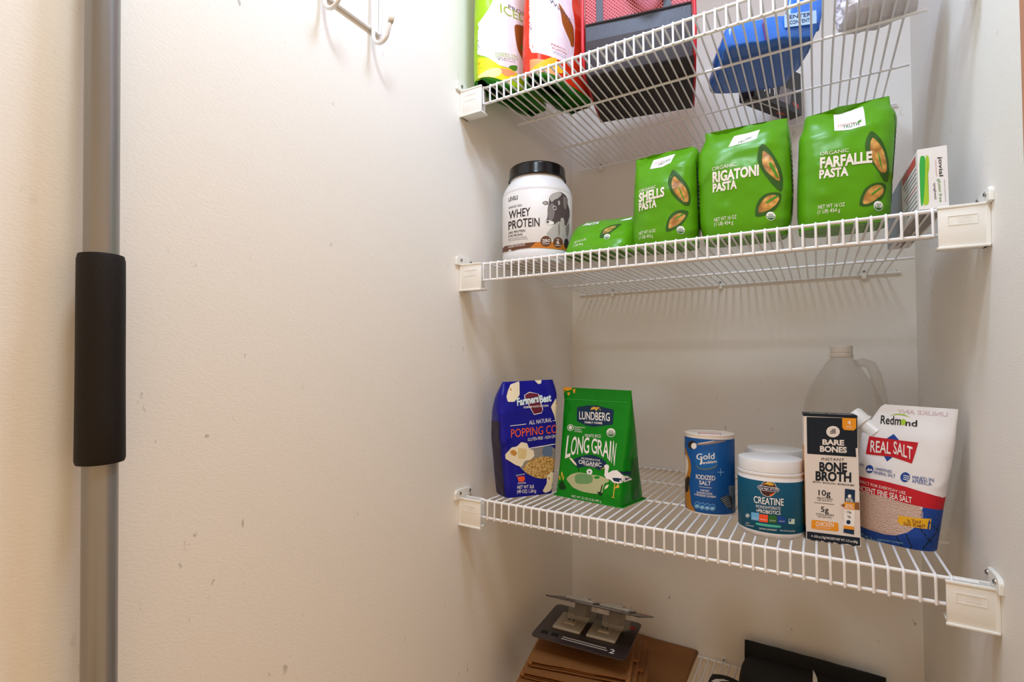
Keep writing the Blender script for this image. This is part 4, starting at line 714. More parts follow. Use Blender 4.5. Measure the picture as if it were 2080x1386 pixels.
  ('fruit_picture','lemon_pale',3,[(-3.84,1.6),(-3.93,1.37),(-4.15,1.1),(-4.48,0.84),(-4.87,0.61),(-5.28,0.45),(-5.66,0.37),(-5.97,0.38),(-6.16,0.48),(-6.22,0.65),(-6.14,0.88),(-5.93,1.14),(-5.61,1.4),(-5.22,1.63),(-4.81,1.8),(-4.42,1.89),(-4.1,1.88),(-3.9,1.78)]),
  ('fruit_picture','peach',3,[(-4.49,1.88),(-2.67,2.3),(-1.1,2.37),(-3.34,1.09)]),
  ('fruit_picture','leaf_mid',3,[(-2.88,2.54),(-2.32,2.97),(-1.16,3.41),(-1.27,2.69),(-1.89,2.39)]),
  ('tea_picture','tea',2,[(-1.35,8.78),(-0.03,9.29),(1.29,9.33),(2.64,9.13),(2.91,2.91),(0.83,2.11),(0.21,2.78),(-0.16,4.67),(-1.06,5.64),(-1.36,7.31)]),
  ('tea_picture','leaf_mid',3,[(2.3,7.22),(2.2,6.91),(1.95,6.57),(1.58,6.24),(1.13,5.96),(0.67,5.76),(0.25,5.67),(-0.09,5.69),(-0.3,5.83),(-0.36,6.06),(-0.27,6.36),(-0.03,6.69),(0.33,7.02),(0.77,7.3),(1.23,7.51),(1.67,7.61),(2.02,7.59),(2.24,7.46)]),
 ],
 txt=[
  ('CH','white',4,1,(0.34,6.11,1.62,0.47,0.03,0.4)),
  ('ICED','lime_dark',3,0,(-3.71,9.21,4.91,0.83,0.07,1.24)),
  ('PROTEIN','graphite',3,0,(-2.1,10.61,5.32,0.8,0.03,0.56)),
  ('GREEN TEA','lime_dark',3,0,(-4.77,3.44,3.72,1.08,0.01,0.26)),
  ('LEMONADE','lime_dark',3,0,(-4.71,3.17,3.72,1.02,0.01,0.24)),
  ('real green tea','graphite',3,0,(-4.57,3.03,3.08,0.8,0.0,0.16)),
  ('& electrolytes','graphite',3,0,(-4.44,2.88,2.94,0.67,0.01,0.14)),
 ]),
'icedred':dict(at=(6.5,7.4,33.805),yaw=80,shelf=0,
 dec=[
  ('front_panel','pink_white',1,[(-3.97,17.64),(-6.63,8.54),(-6.99,6.26),(-7.01,4.17),(-5.65,2.72),(-3.94,2.53),(-1.74,2.96),(0.17,3.12),(2.89,21.99)]),
  ('fruit_picture','peach',1,[(-7.89,3.23),(-6.65,2.68),(-5.37,2.01),(-4.49,2.29),(-3.26,2.3),(-3.24,0.58),(-5.59,-0.4),(-7.74,-0.58),(-7.9,1.29)]),
  ('fruit_picture','mango',2,[(-6.23,0.9),(-5.56,1.82),(-4.47,2.54),(-3.48,2.74),(-3.65,1.91),(-2.19,2.11),(-2.47,1.12),(-4.6,1.07),(-5.66,0.72)]),
  ('fruit_picture','tea',2,[(-2.27,10.89),(-2.06,8.22),(-1.51,7.28),(-0.56,6.39),(-0.25,5.63),(0.46,5.96),(0.74,8.72),(-1.07,9.85)]),
 ],
 txt=[
  ('PEACH','brick',3,0,(-4.36,4.06,2.58,0.34,0.02,0.25)),
  ('FUSION','brick',3,0,(-4.28,3.61,2.74,0.41,0.02,0.25)),
  ('real green tea','graphite',3,0,(-4.18,3.34,2.51,0.31,0.01,0.13)),
  ('& electrolytes','graphite',3,0,(-4.1,3.13,2.31,0.25,0.01,0.12)),
  ('WHITE','graphite',3,0,(-4.15,9.77,4.31,-1.0,0.06,0.68)),
 ]),
}
collect_text(ITEM.values())
XL, XR, YB = -3.23, 46.35, 33.55

# ------------------------------------------------------------------ room shell
def wall(name, label, *b, m=wall_paint):
    v, f = box(*b); o = mesh(name, [(x-b[0], y-b[2], z-b[4]) for x, y, z in v], f, m); place(o, (b[0], b[2], b[4])); return structure(o, label)
wall('wall_left', 'long cream painted side wall', XL-6, XL, -170, YB+6, -ZC, 66)
wall('wall_back', 'scuffed cream back wall of the closet behind the shelves', XL, XR, YB, YB+6, -ZC, 66)
wall('wall_right', 'narrow cream right wall holding the shelf brackets', XR, XR+6, -8.16, YB+6, -ZC, 66)
wall('ceiling', 'plain white ceiling above the closet', XL-6, 130, -170, YB+6, 66, 70, m=mat('ceiling_paint', 'F2EEE8', .8))
wall('floor', 'brown wood floor below the shelves', XL-6, 130, -170, YB+6, -ZC-4, -ZC, m=mat('floor_wood', '6A4830', .5, mottle=.3, mscale=6))
wall('trim_1', 'narrow orange brown wooden door jamb at the right edge', XR-.05, XR+6, -14, -8.17, -ZC, 66, m=mat('jamb_wood', 'C98A68', .5, mottle=.2))

# ------------------------------------------------------------------ ceiling lamp (above the frame)
def ceiling_lamp(at, R, power, col, label):
    t = thing('ceiling_lamp', label, 'lamp', (at[0], at[1], 66))
    mesh('base', *lathe([(R+.8, 0), (R+.8, -.8), (R, -1)]), white_coat, t, True, 40)
    M = bpy.data.materials.new('lamp_diffuser'); M.use_nodes = True; nt = M.node_tree; b = nt.nodes['Principled BSDF']
    b.inputs['Emission Color'].default_value = col+(1,); b.inputs['Emission Strength'].default_value = power
    mesh('diffuser', *lathe([(R, -1), (R*.97, -1.5), (R*.8, -2.1), (R*.4, -2.5), (.01, -2.6)], capb=False), M, t, True)
ceiling_lamp(LAMP_AT, LAMP_R, LAMP_POWER, LAMP_COL, 'round white flush ceiling lamp in front of the shelves')
ceiling_lamp(ROOM_AT, ROOM_R, ROOM_POWER, ROOM_COL, 'round warm white ceiling lamp of the room behind')

# ------------------------------------------------------------------ wire shelves
WR, RR, LIP = .115, .165, 1.998
D1, D2, D3 = 11.009, 22.161, 33.128
zc = DECK-WR
wire_path = [(0, D3+.12, zc), (0, 16, zc), (0, .14, zc), (0, -.06, zc-.02), (0, -.19, zc-.1), (0, -.245, zc-.26), (0, -.25, zc-.6), (0, -.25, -LIP-.12)]
wv, wf = tube(wire_path, WR, 6)
wire_me = None
def make_shelf(s, label):
    global wire_me
    x0, y0, z, sy, sx = SHELF[s]; ex, ey = shelf_axes(s)
    t = thing('wire_shelf', label, 'shelf', (x0, y0, z-sx*21.5), 'white wire shelves of the closet', ex, ey)
    for (y, zz, a, b) in [(0, 0, -1.2, 44.6), (0, -LIP, -1.2, 44.6), (D1, 0, -1.6, 44.77), (D2, 0, -1.6, 44.77), (D3, 0, -1.6, 44.77)]:
        mesh('rail', *tube([(a, y, zz), (b, y, zz)], RR, 8), white_coat, t, True, 50)
    for i in range(44):
        if wire_me is None:
            o = mesh('wire', wv, wf, white_coat, t, True, 70); wire_me = o.data
        else:
            o = bpy.data.objects.new('wire', wire_me); COL.objects.link(o); o.parent = t
        o.location = (i*U, 0, 0)
make_shelf(0, 'top white wire shelf holding tea pouches and a cooler bag')
make_shelf(1, 'white wire shelf with the green pasta bags')
make_shelf(2, 'white wire shelf with the popcorn, rice and salt')
make_shelf(3, 'lowest white wire shelf under the paper bags')

def screw(parent, at, axis, r=.2):
    v, f = lathe([(r, 0), (r*.95, .06), (r*.6, .12), (.02, .14)], 12, capb=True)
    sl, sf = box(-r*.6, r*.6, -r*.12, r*.12, .11, .15); s2, g2 = box(-r*.12, r*.12, -r*.6, r*.6, .11, .15)
    rot = Vector((0, 0, 1)).rotation_difference(Vector(axis)).to_matrix()
    o = mesh('screw', [tuple(rot@Vector(a)+Vector(at)) for a in v], f, steel, parent, True, 40)
    mesh('screw_slot', [tuple(rot@Vector(a)) for a in sl+s2], list(sf)+[tuple(i+len(sl) for i in q) for q in g2], mat('slot_dark', '3A3A38', .5), o).location = [a*U for a in at]
def bracket(s, side, label):
    x0, y0, z, sy, sx = SHELF[s]
    wx = XL if side < 0 else XR; rx = -.02 if side < 0 else 43.24
    zz = z+sx*(rx-x0-21.5)
    t = thing('shelf_bracket', label, 'bracket', (wx, y0, zz), 'white plastic shelf end brackets')
    g = -side
    L = abs(wx-(rx if side > 0 else rx))
    def X(a, b): return (min(g*a, g*b), max(g*a, g*b))
    a, b = X(0.05, L)
    fp = box(a, b, -.78, -.5, -3.15, .05, .07); bp_ = box(*X(.05, L-.35), .5, .75, -3.05, .05, .07); bt = box(a, b, -.72, .75, -3.2, -2.95, .06)
    lip = box(*X(.05, L+.08), -.92, -.7, -3.28, -3.08, .06); top = box(*X(.05, L+.05), -.86, -.55, -.1, .12, .06)
    mesh('saddle', *join(fp, bp_, bt, lip, top), bracket_white, t, True, 35)
    # wall plate with a sloping top
    prof = [(-1.75, -.05), (-1.75, .75), (-1.5, 1.05), (-.9, 1.12), (1.2, 1.05), (1.75, .8), (1.75, .1), (.8, -.05), (.8, -3.2), (-.85, -3.2), (-.85, -.05)]
    bm = bmesh.new(); vs = [bm.verts.new((0, y, q)) for y, q in prof]; fc = bm.faces.new(vs)
    ex = bmesh.ops.extrude_face_region(bm, geom=[fc]); bmesh.ops.translate(bm, verts=[e for e in ex['geom'] if isinstance(e, bmesh.types.BMVert)], vec=(g*.3, 0, 0))
    bmesh.ops.recalc_face_normals(bm, faces=bm.faces[:]); bmesh.ops.bevel(bm, geom=bm.edges[:], offset=.05, segments=2, affect='EDGES')
    mesh('wall_plate', *dump(bm), bracket_white, t, True, 35)
    for y in (-.85, 1.15): screw(t, (g*.3, y, .62), (g, 0, 0), .22)
    # embossed frame and name
    fa, fb = X(.75, 2.55); fr = []
    for (p0, p1, q0, q1) in [(fa, fb, -.75, -.7), (fa, fb, -1.45, -1.4), (fa, fa+.05, -1.4, -.75), (fb-.05, fb, -1.4, -.75)]: fr.append(box(p0, p1, -.81, -.77, q0, q1))
    V, F = join(*fr)
    for s_, q in (('CLOSET', -1.04), ('MAID', -1.35)):
        v, f = text_flat(s_, 0, (fa+.62, q), (.85, 0), (0, .2)); k = len(V); V += [(x, -.795, zq) for x, zq in v]; F += [tuple(i+k for i in r) for r in f]
    mesh('embossed_name', V, F, bracket_white, t)
bracket(0, -1, 'white plastic bracket on left wall, end of top shelf'); bracket(0, 1, 'white plastic bracket on right wall, end of top shelf')
bracket(1, -1, 'white plastic bracket on left wall beside the whey tub'); bracket(1, 1, 'white plastic bracket on right wall beside the spaghetti box')
bracket(2, -1, 'white plastic bracket on left wall beside the popcorn bag'); bracket(2, 1, 'white plastic bracket on right wall below the salt pouch')

def clip(x, s, label):
    z = SHELF[s][2]+SHELF[s][4]*(x-SHELF[s][0]-21.5)+SHELF[s][3]*D3
    t = thing('wall_clip', label, 'clip', (x, D3, z), 'white wall clips behind the shelves')
    mesh('body', *join(box(-.3, .3, -.28, .42, -.62, -.1, .12), box(-.3, .3, .12, .42, -.3, .85, .1)), bracket_white, t, True, 40)
    screw(t, (0, .12, .5), (0, -1, 0), .2)
clip(2.44, 0, 'white wall clip under the back of the top shelf'); clip(4.64, 1, 'white wall clip at back of pasta shelf, nearest left corner')
clip(22.12, 1, 'white wall clip at middle back of pasta shelf'); clip(40.68, 1, 'white wall clip at back of pasta shelf, nearest right wall')
clip(22.09, 3, 'white wall clip between kraft bags and black bag')

# ------------------------------------------------------------------ wall hook and pole
def wall_hook():
    t = thing('wall_hook', 'white wire double hook on left wall at the top', 'hook', (XL, -18, 33))
    r = .17
    mesh('frame', *tube([(.2, -4.6, 14), (.2, -4.6, .1), (.2, -4.4, -.15), (.2, 3.0, -.15), (.2, 3.2, .1), (.2, 3.2, 14)], r, 8), white_coat, t, True)
    mesh('mounting_plate', *box(0, .22, -4.3, 3.4, 11, 13.5, .06), white_coat, t)
    for y in (-4.0, 1.9):
        p = [(.55, y, 14), (.55, y, -.9)]+[(1.6-1.05*math.cos(a), y, -.9-1.1*math.sin(a)) for a in [math.pi*k/10 for k in range(1, 9)]]+[(2.72, y, -.75), (2.95, y, -.2)]
        h = mesh('hook', *tube(p, .2, 8), white_coat, t, True)
        mesh('rubber_tip', *tube([(2.86, y, -.42), (2.98, y, -.1), (3.1, y, .22)], [.25, .27, .22], 10), mat('tip_beige', 'D8CBB9', .5), h, True)
wall_hook()
def pole():
    b = Vector((.86, -37.47, -ZC)); e = Vector((-2.31, -39.27, 62))
    t = thing('extension_pole', 'grey metal pole with black foam grip leaning on left wall', 'pole', tuple(b))
    d = (e-b)/(62+ZC); P = lambda z: tuple(d*(z+ZC))
    alu = mat('pole_metal', '8E8D8C', rough=.3, metal=.5)
    mesh('shaft', *tube([P(-ZC+1), P(62)], .86, 32), alu, t, True, 50)
    g = mat('foam_black', '17110F', rough=.65, spec=.3, bump=.15, bscale=300)
    zs = [-6.25, -6.2, -6.0, -3, 0, 3, 5.6, 5.9, 5.95]; rs = [.9, 1.14, 1.2, 1.18, 1.17, 1.17, 1.16, 1.1, .9]
    mesh('grip', *tube([P(z) for z in zs], rs, 32), g, t, True, 50)
    mesh('foot', *tube([P(-ZC), P(-ZC+1.2)], 1.0, 24), mat('rubber_dark', '2A2826', .7), t, True, 50)
pole()

# ------------------------------------------------------------------ printed items
def film(name, h, rough=.3, crease=.75): return mat('film_'+name, h, rough=rough, spec=.22, crease=crease)
def side_strip(v, f, t, sg, y0, y1, z0, z1, m, off, name):
    bv = BVHTree.FromPolygons([Vector(a) for a in v], f); V, F = [], []; n = max(1, int((z1-z0)/.4)); k = max(1, int((y1-y0)/.5))
    for j in range(n+1):
        for i in range(k+1):
            h = bv.ray_cast(Vector((30*sg, y0+(y1-y0)*i/k, z0+(z1-z0)*j/n)), Vector((-sg, 0, 0)))
            if h[0] is None: return
            V.append(tuple(h[0]+Vector((sg*off, 0, 0))))
    for j in range(n):
        for i in range(k): q = j*(k+1)+i; F.append((q, q+1, q+k+2, q+k+1)[::sg])
    mesh(name, V, F, m, t, True)
pasta_green = film('pasta_green', '579A10')
def pasta_bag(key, label, depth, seed, amp=.2, p=4.5, ridge=None, yc=None, rows=34):
    t, it = shelf_thing(key, 'pasta_bag', label, 'pasta bag', 'green bags of pasta')
    Lp, Rp = list(it['L']), list(it['R']); Lp[0] = (Lp[0][0], 0); Rp[0] = (Rp[0][0], 0)
    v, f = bag(Lp, Rp, depth, p=p, q=2.2, amp=amp, seed=seed, ridge=ridge, yc=yc, rows=rows)
    mesh('bag_film', v, f, pasta_green, t, True, 60)
    pr = Printer(t, v, f); pr.run(it)
    # printed side strip with bars (right gusset)
    zt = max(a[1] for a in Rp)*.82
    def side(y0, y1, z0, z1, m, off, name): side_strip(v, f, t, 1, y0, y1, z0, z1, m, off, name)
    if key != 'shortpasta':
        side(-.9, .5, zt*.42, zt, ink('charcoal'), .025, 'side_print')
        for k in range(9): side(-.75, .35, zt*(.46+.05*k), zt*(.46+.05*k)+.17, ink('white'), .045, 'side_print')
        for k in range(7): side(-.85+.2*k, -.76+.2*k, zt*.2, zt*.38, ink('black'), .03, 'bar_code')
    return t
full = [(0, 2.15), (.1, 2.35), (.55, 2.25), (.75, 1.9), (.88, 1.15), (.96, .35), (1, .06)]
def gather(c, w, a): return lambda s, t: -a*math.exp(-((s-c)/w)**2)*max(0, (t-.62)/.38)**1.5+.12*math.sin(22*s+9*t)*max(0, t-.8)
pasta_bag('farfalle', 'tallest green bag of farfalle pasta beside the spaghetti box', full, 1.3, ridge=gather(.45, .25, .5))
pasta_bag('rigatoni', 'green bag of rigatoni pasta between the shells and farfalle bags', full, 7.1, ridge=gather(.25, .2, .4))
pasta_bag('shells', 'narrow green bag of shells pasta next to the rigatoni', full, 12.6, ridge=gather(.35, .2, .4))
pasta_bag('shortpasta', 'short slumped green pasta bag beside the whey tub', [(0, 2.6), (.15, 2.7), (.5, 2.3), (.8, 1.2), (1, .15)], 21.7, amp=.16, yc=[(0, 0), (1, 2.6)])

def popcorn():
    t, it = shelf_thing('popcorn', 'popcorn_bag', 'blue bag of popping corn with clear window at left wall', 'popcorn bag')
    Lp, Rp = list(it['L']), list(it['R']); Lp[0] = (Lp[0][0], 0); Rp[0] = (Rp[0][0]-.2, 0)
    v, f = bag(Lp, Rp, [(0, 1.75), (.1, 1.85), (.5, 1.75), (.8, 1.2), (.95, .45), (1, .08)], p=30, q=3, amp=.12, seed=3.3)
    mesh('bag_film', v, f, film('popcorn_blue', '15158C', .28), t, True, 60)
    side_strip(v, f, t, -1, -1.25, 1.25, .1, 9.2, film('popcorn_dark', '241736', .35), .03, 'side_gusset')
    Printer(t, v, f).run(it)
popcorn()
def rice():
    t, it = shelf_thing('rice', 'rice_pouch', 'bright green pouch of long grain rice with a white stork', 'rice pouch')
    Lp, Rp = list(it['L']), list(it['R']); Lp[0] = (Lp[0][0], 0); Rp[0] = (Rp[0][0], 0)
    rid = lambda s, t: .06*math.exp(-((t-.905)/.012)**2)-.1*math.exp(-((s-.5)/.3)**2)*max(0, .25-abs(t-.8))
    v, f = bag(Lp, Rp, [(0, 3.05), (.06, 2.95), (.85, .5), (.9, .3), (1, .08)], p=40, q=2.5, amp=.07, seed=9.2, ridge=rid, rows=46)
    mesh('pouch_film', v, f, film('rice_green', '0C8414', .3), t, True, 60)
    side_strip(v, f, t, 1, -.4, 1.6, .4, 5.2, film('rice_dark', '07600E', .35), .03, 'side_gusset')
    gus = [(Lp[0][0]-.1, -3.1, 0), (Rp[0][0]+.12, -3.1, 0), (Rp[0][0]+.18, 3.05, 0), (Lp[0][0]-.18, 3.05, 0)]
    mesh('bottom_seal', gus+[(x*.985, y*.96, .14) for x, y, z in gus], [(3, 2, 1, 0), (0, 1, 5, 4), (1, 2, 6, 5), (2, 3, 7, 6), (3, 0, 4, 7)], film('rice_green', '0C8414'), t)
    Printer(t, v, f).run(it)
rice()
def real_salt():
    t, it = shelf_thing('realsalt', 'salt_pouch', 'white pouch of sea salt with red banner and white spout', 'salt pouch')
    Lp, Rp = list(it['L']), list(it['R']); Lp[0] = (Lp[0][0], 0); Rp[0] = (Rp[0][0], 0)
    v, f = bag(Lp, Rp, [(0, 1.5), (.08, 1.75), (.4, 1.5), (.75, .8), (.92, .2), (1, .07)], p=4.5, q=2.2, amp=.1, seed=31.1)
    o = mesh('pouch_film', v, f, film('salt_white', 'EFEDEE', .33), t, True, 60)
    o.data.materials.append(ink('royal')); o.data.materials.append(ink('banner_red'))     # printed film runs round the side seams
    band = [d for d in it['dec'] if d[0] == 'red_band'][0][3]; (xa, za), (xb, zb_) = band[4], band[5]
    for q in o.data.polygons:
        c = q.center/U
        if c.x > xb-.9: q.material_index = 1 if c.z < zb_ else 2 if c.z < za else 0
    pr = Printer(t, v, f); pr.run(it)
    a = Vector(((Lp[4][0]+Lp[5][0])/2+.35, 0, (Lp[4][1]+Lp[5][1])/2-.3)); d = Vector((-.72, 0, .69))
    sp = mat('spout_white', 'F0EFEE', .35)
    n = mesh('spout', *tube([tuple(a-d*.6), tuple(a+d*.75)], [.95, .66], 24), sp, t, True, 50)
    mesh('cap', *tube([tuple(a+d*k) for k in (.7, .74, 1.0, 1.04, 1.1, 1.95, 2.1, 2.14)], [.7, .86, .86, .8, .8, .78, .7, .3], 28), sp, n, True, 40)
real_salt()
def bone_box():
    t, it = shelf_thing('bone', 'broth_box', 'tall cream and black carton of bone broth packets', 'carton')
    w, d, h = 2.14, 1.2, 11.75
    v, f = box(-w, w, -d, d, 0, h, .05)
    mesh('carton', v, f, mat('carton_cream', 'E6DDD6', .42), t)
    mesh('lid', *box(-w*1.003, w*1.003, -d*1.005, d*1.005, h-.28, h+.03, .05), mat('carton_ink', '111B28', .45, spec=.25), t)
    o = mesh('side_panel', *join(box(-w-.02, -w-.005, -d+.08, d-.05, h*.1, h*.74), ), mat('carton_amber', 'D9923A', .42), t)
    mesh('side_panel', *box(-w-.02, -w-.005, -d+.05, d-.05, 0.02, h*.1), mat('carton_ink', '111B28', .45, spec=.25), t)
    V, F = text_flat('BARE BONES', 1, (-1.6, -.9), (3.3, 0), (0, .5)); mesh('lettering', [(x, y, h+.045) for x, y in V], F, ink('white'), t)
    Printer(t, v, f, .006, .005).run(it)
bone_box()
def spaghetti():
    t, it = shelf_thing('spaghetti', 'spaghetti_box', 'thin white spaghetti box with green stripes lying against right wall', 'pasta box')
    v, f = box(-.95, .95, -8.4, 8.4, 0, 5.0, .04)
    mesh('carton', v, f, mat('carton_white', 'EDEAE8', .4), t)
    Printer(t, v, f, .006, .005).run(it)
    def side(y0, y1, z0, z1, k, o=.015, nm='side_print'): mesh(nm, [(-.95-o, y0, z0), (-.95-o, y0, z1), (-.95-o, y1, z1), (-.95-o, y1, z0)], [(0, 1, 2, 3)], ink(k), t)
    side(-1.0, 8.3, .05, 4.95, 'ash', .01, 'grey_panel')
    side(-7.6, -1.6, 4.0, 4.75, 'brick', .02)
    for k in range(9): side(-7.8, -2.0-(k*37 % 11)*.15, 3.6-k*.38, 3.68-k*.38, 'cow_mid' if k != 4 else 'brick', .02)
    for k in range(10): mesh('under_print', [(-.8+.16*k, -7.8, -.012), (-.7+.16*k, -7.8, -.012), (-.7+.16*k, 7.5-(k*13 % 5), -.012), (-.8+.16*k, 7.5-(k*13 % 5), -.012)], [(3, 2, 1, 0)], ink('cow_mid'), t)
spaghetti()
def whey():
    t, it = shelf_thing('whey', 'protein_tub', 'large white tub of whey protein with black lid and cow', 'tub')
    R = 4.5
    prof = [(R-.35, 0), (R-.1, .08), (R, .35), (R, 1.35), (R-.03, 1.42), (R-.03, 8.75), (R, 8.85), (R-.05, 9.15), (R-.3, 9.75), (R-.62, 10.25), (R-.85, 10.55), (3.52, 10.8), (3.5, 11.3), (3.3, 11.4)]
    mesh('tub_body', *lathe(prof, 64), mat('tub_white', 'E6E5E6', .3), t, True, 60)
    lv, lf = lathe([(R+.0, 1.4), (R+.012, 1.42), (R+.012, 8.74), (R, 8.76)], 160, capb=False, capt=False)
    mesh('label_sleeve', lv, lf, mat('label_paper', 'E9E6E4', .45), t, True, 60)
    lid = [(3.45, 10.98), (3.72, 10.95), (3.76, 11.05), (3.7, 11.2), (3.62, 12.35), (3.55, 12.55), (3.3, 12.66), (2.9, 12.62), (.02, 12.6)]
    mesh('lid', *lathe(lid, 64), mat('lid_black', '0E0B0A', .16, spec=.35), t, True, 50)
    Printer(t, lv, lf, .012, .006).run(it)
whey()
def salt_can():
    t, it = shelf_thing('salt', 'salt_canister', 'blue cardboard canister of iodized salt with white top', 'canister')
    R = 2.66
    v, f = lathe([(R-.12, 0), (R, .02), (R, 8.6), (R-.1, 8.62)], 56)
    paper = mat('can_paper', 'E6DCD4', .5)
    mesh('canister', v, f, paper, t, True, 50)
    lv, lf = lathe([(R+.01, .18), (R+.012, .2), (R+.012, 8.2), (R+.01, 8.22)], 64, capb=False, capt=False)
    mesh('label_sleeve', lv, lf, mat('label_salt', '1860B0', .45, mottle=.5, mscale=14, spec=.25), t, True, 60)
    mesh('top_rim', *lathe([(R-.2, 8.5), (R+.02, 8.52), (R+.03, 8.68), (R-.06, 8.72), (R-.14, 8.6)], 56, capt=False), paper, t, True, 50)
    mesh('pour_spout', *box(-1.0, 1.0, -1.0, -.1, 8.62, 8.66, .01), mat('can_print_pink', 'D9A6A0', .5), t)
    for x in (-1.15, 1.1): mesh('spout_notch', *box(x, x+.12, -.9, -.5, 8.62, 8.67), ink('black'), t)
    Printer(t, lv, lf, .012, .006).run(it)
salt_can()
def creatine(main, label, at=None):
    if main: t, it = shelf_thing('tub', 'supplement_tub', label, 'tub', 'white supplement tubs')
    else:
        ex, ey = shelf_axes(2, 4); t = thing('supplement_tub', label, 'tub', (at[0], at[1], deck_z(2, *at)), 'white supplement tubs', ex, ey)
    R = 2.93; wht = mat('tub_white', 'E6E5E6', .3)
    mesh('tub_body', *lathe([(R-.45, 0), (R-.2, .06), (R-.02, .3), (R, .5), (R, 5.6), (R-.03, 5.65), (R-.03, 5.75), (R+.03, 5.8), (R+.03, 5.98), (R-.1, 6.05), (R-.15, 6.2)], 56), wht, t, True, 50)
    mesh('lid', *lathe([(R-.2, 6.08), (R-.05, 6.1), (R-.06, 7.15), (R-.1, 7.22), (R-.2, 7.24), (.02, 7.24)], 56), wht, t, True, 45)
    lv, lf = lathe([(R, .55), (R+.012, .57), (R+.012, 5.28), (R, 5.3)], 64, capb=False, capt=False)
    mesh('label_sleeve', lv, lf, mat('label_teal', '075270', .42, spec=.25), t, True, 60)
    if main: Printer(t, lv, lf, .012, .006).run(it)
creatine(True, 'front white tub of creatine with teal label'); creatine(False, 'white lidded tub half hidden behind the creatine tub', (30.75, 12.3))

def tea_pouch(key, name, label, h, depth, film_col, gus):
    t, it = shelf_thing(key, name, label, 'pouch', 'drink mix pouches')
    w, H = (6.1, 18) if key == 'icedgreen' else (6.0, 17)
    Lp = [(-w, .55), (-w*1.0, 4), (-w*.985, 9), (-w*.98, 14), (-w*.98, H)]; Rp = [(-x, z) for x, z in Lp]
    v, f = bag(Lp, Rp, depth, p=5, q=2, amp=.13, seed=h, rows=40)
    mesh('pouch_film', v, f, film_col, t, True, 60)
    # bulging bottom gusset
    ring = [a for a in v[:52]]; n = len(ring); V, F = [], []
    for k, (sc, z) in enumerate([(1.0, .58), (.99, .3), (.9, .06), (.6, 0.0)]):
        V += [(x*(1-.1*(1-sc)), y*sc, z if abs(x) < w*.9 else max(z, .15+.45*(abs(x)/w-.9)/.1)) for x, y, q in ring]
    for k in range(3):
        for i in range(n): F.append((k*n+i, (k+1)*n+i, (k+1)*n+(i+1) % n, k*n+(i+1) % n))
    F.append(tuple(3*n+i for i in range(n)))
    mesh('bottom_gusset', V, F, gus, t, True)
    Printer(t, v, f).run(it)
gus = film('gusset_green', '2C7A18', .35)
pd = [(0, 2.0), (.15, 2.1), (.5, 1.8), (.85, .8), (1, .08)]
tea_pouch('icedgreen', 'tea_pouch', 'lime green and white iced tea pouch with lemon at top left', 2.2, pd, film('lime', 'A5CF1E', .28), gus)
tea_pouch('icedred', 'tea_pouch', 'red and white peach tea pouch beside the cooler bag', 8.8, [(a, b*1.15) for a, b in pd], film('red', 'E23A1C', .28), gus)

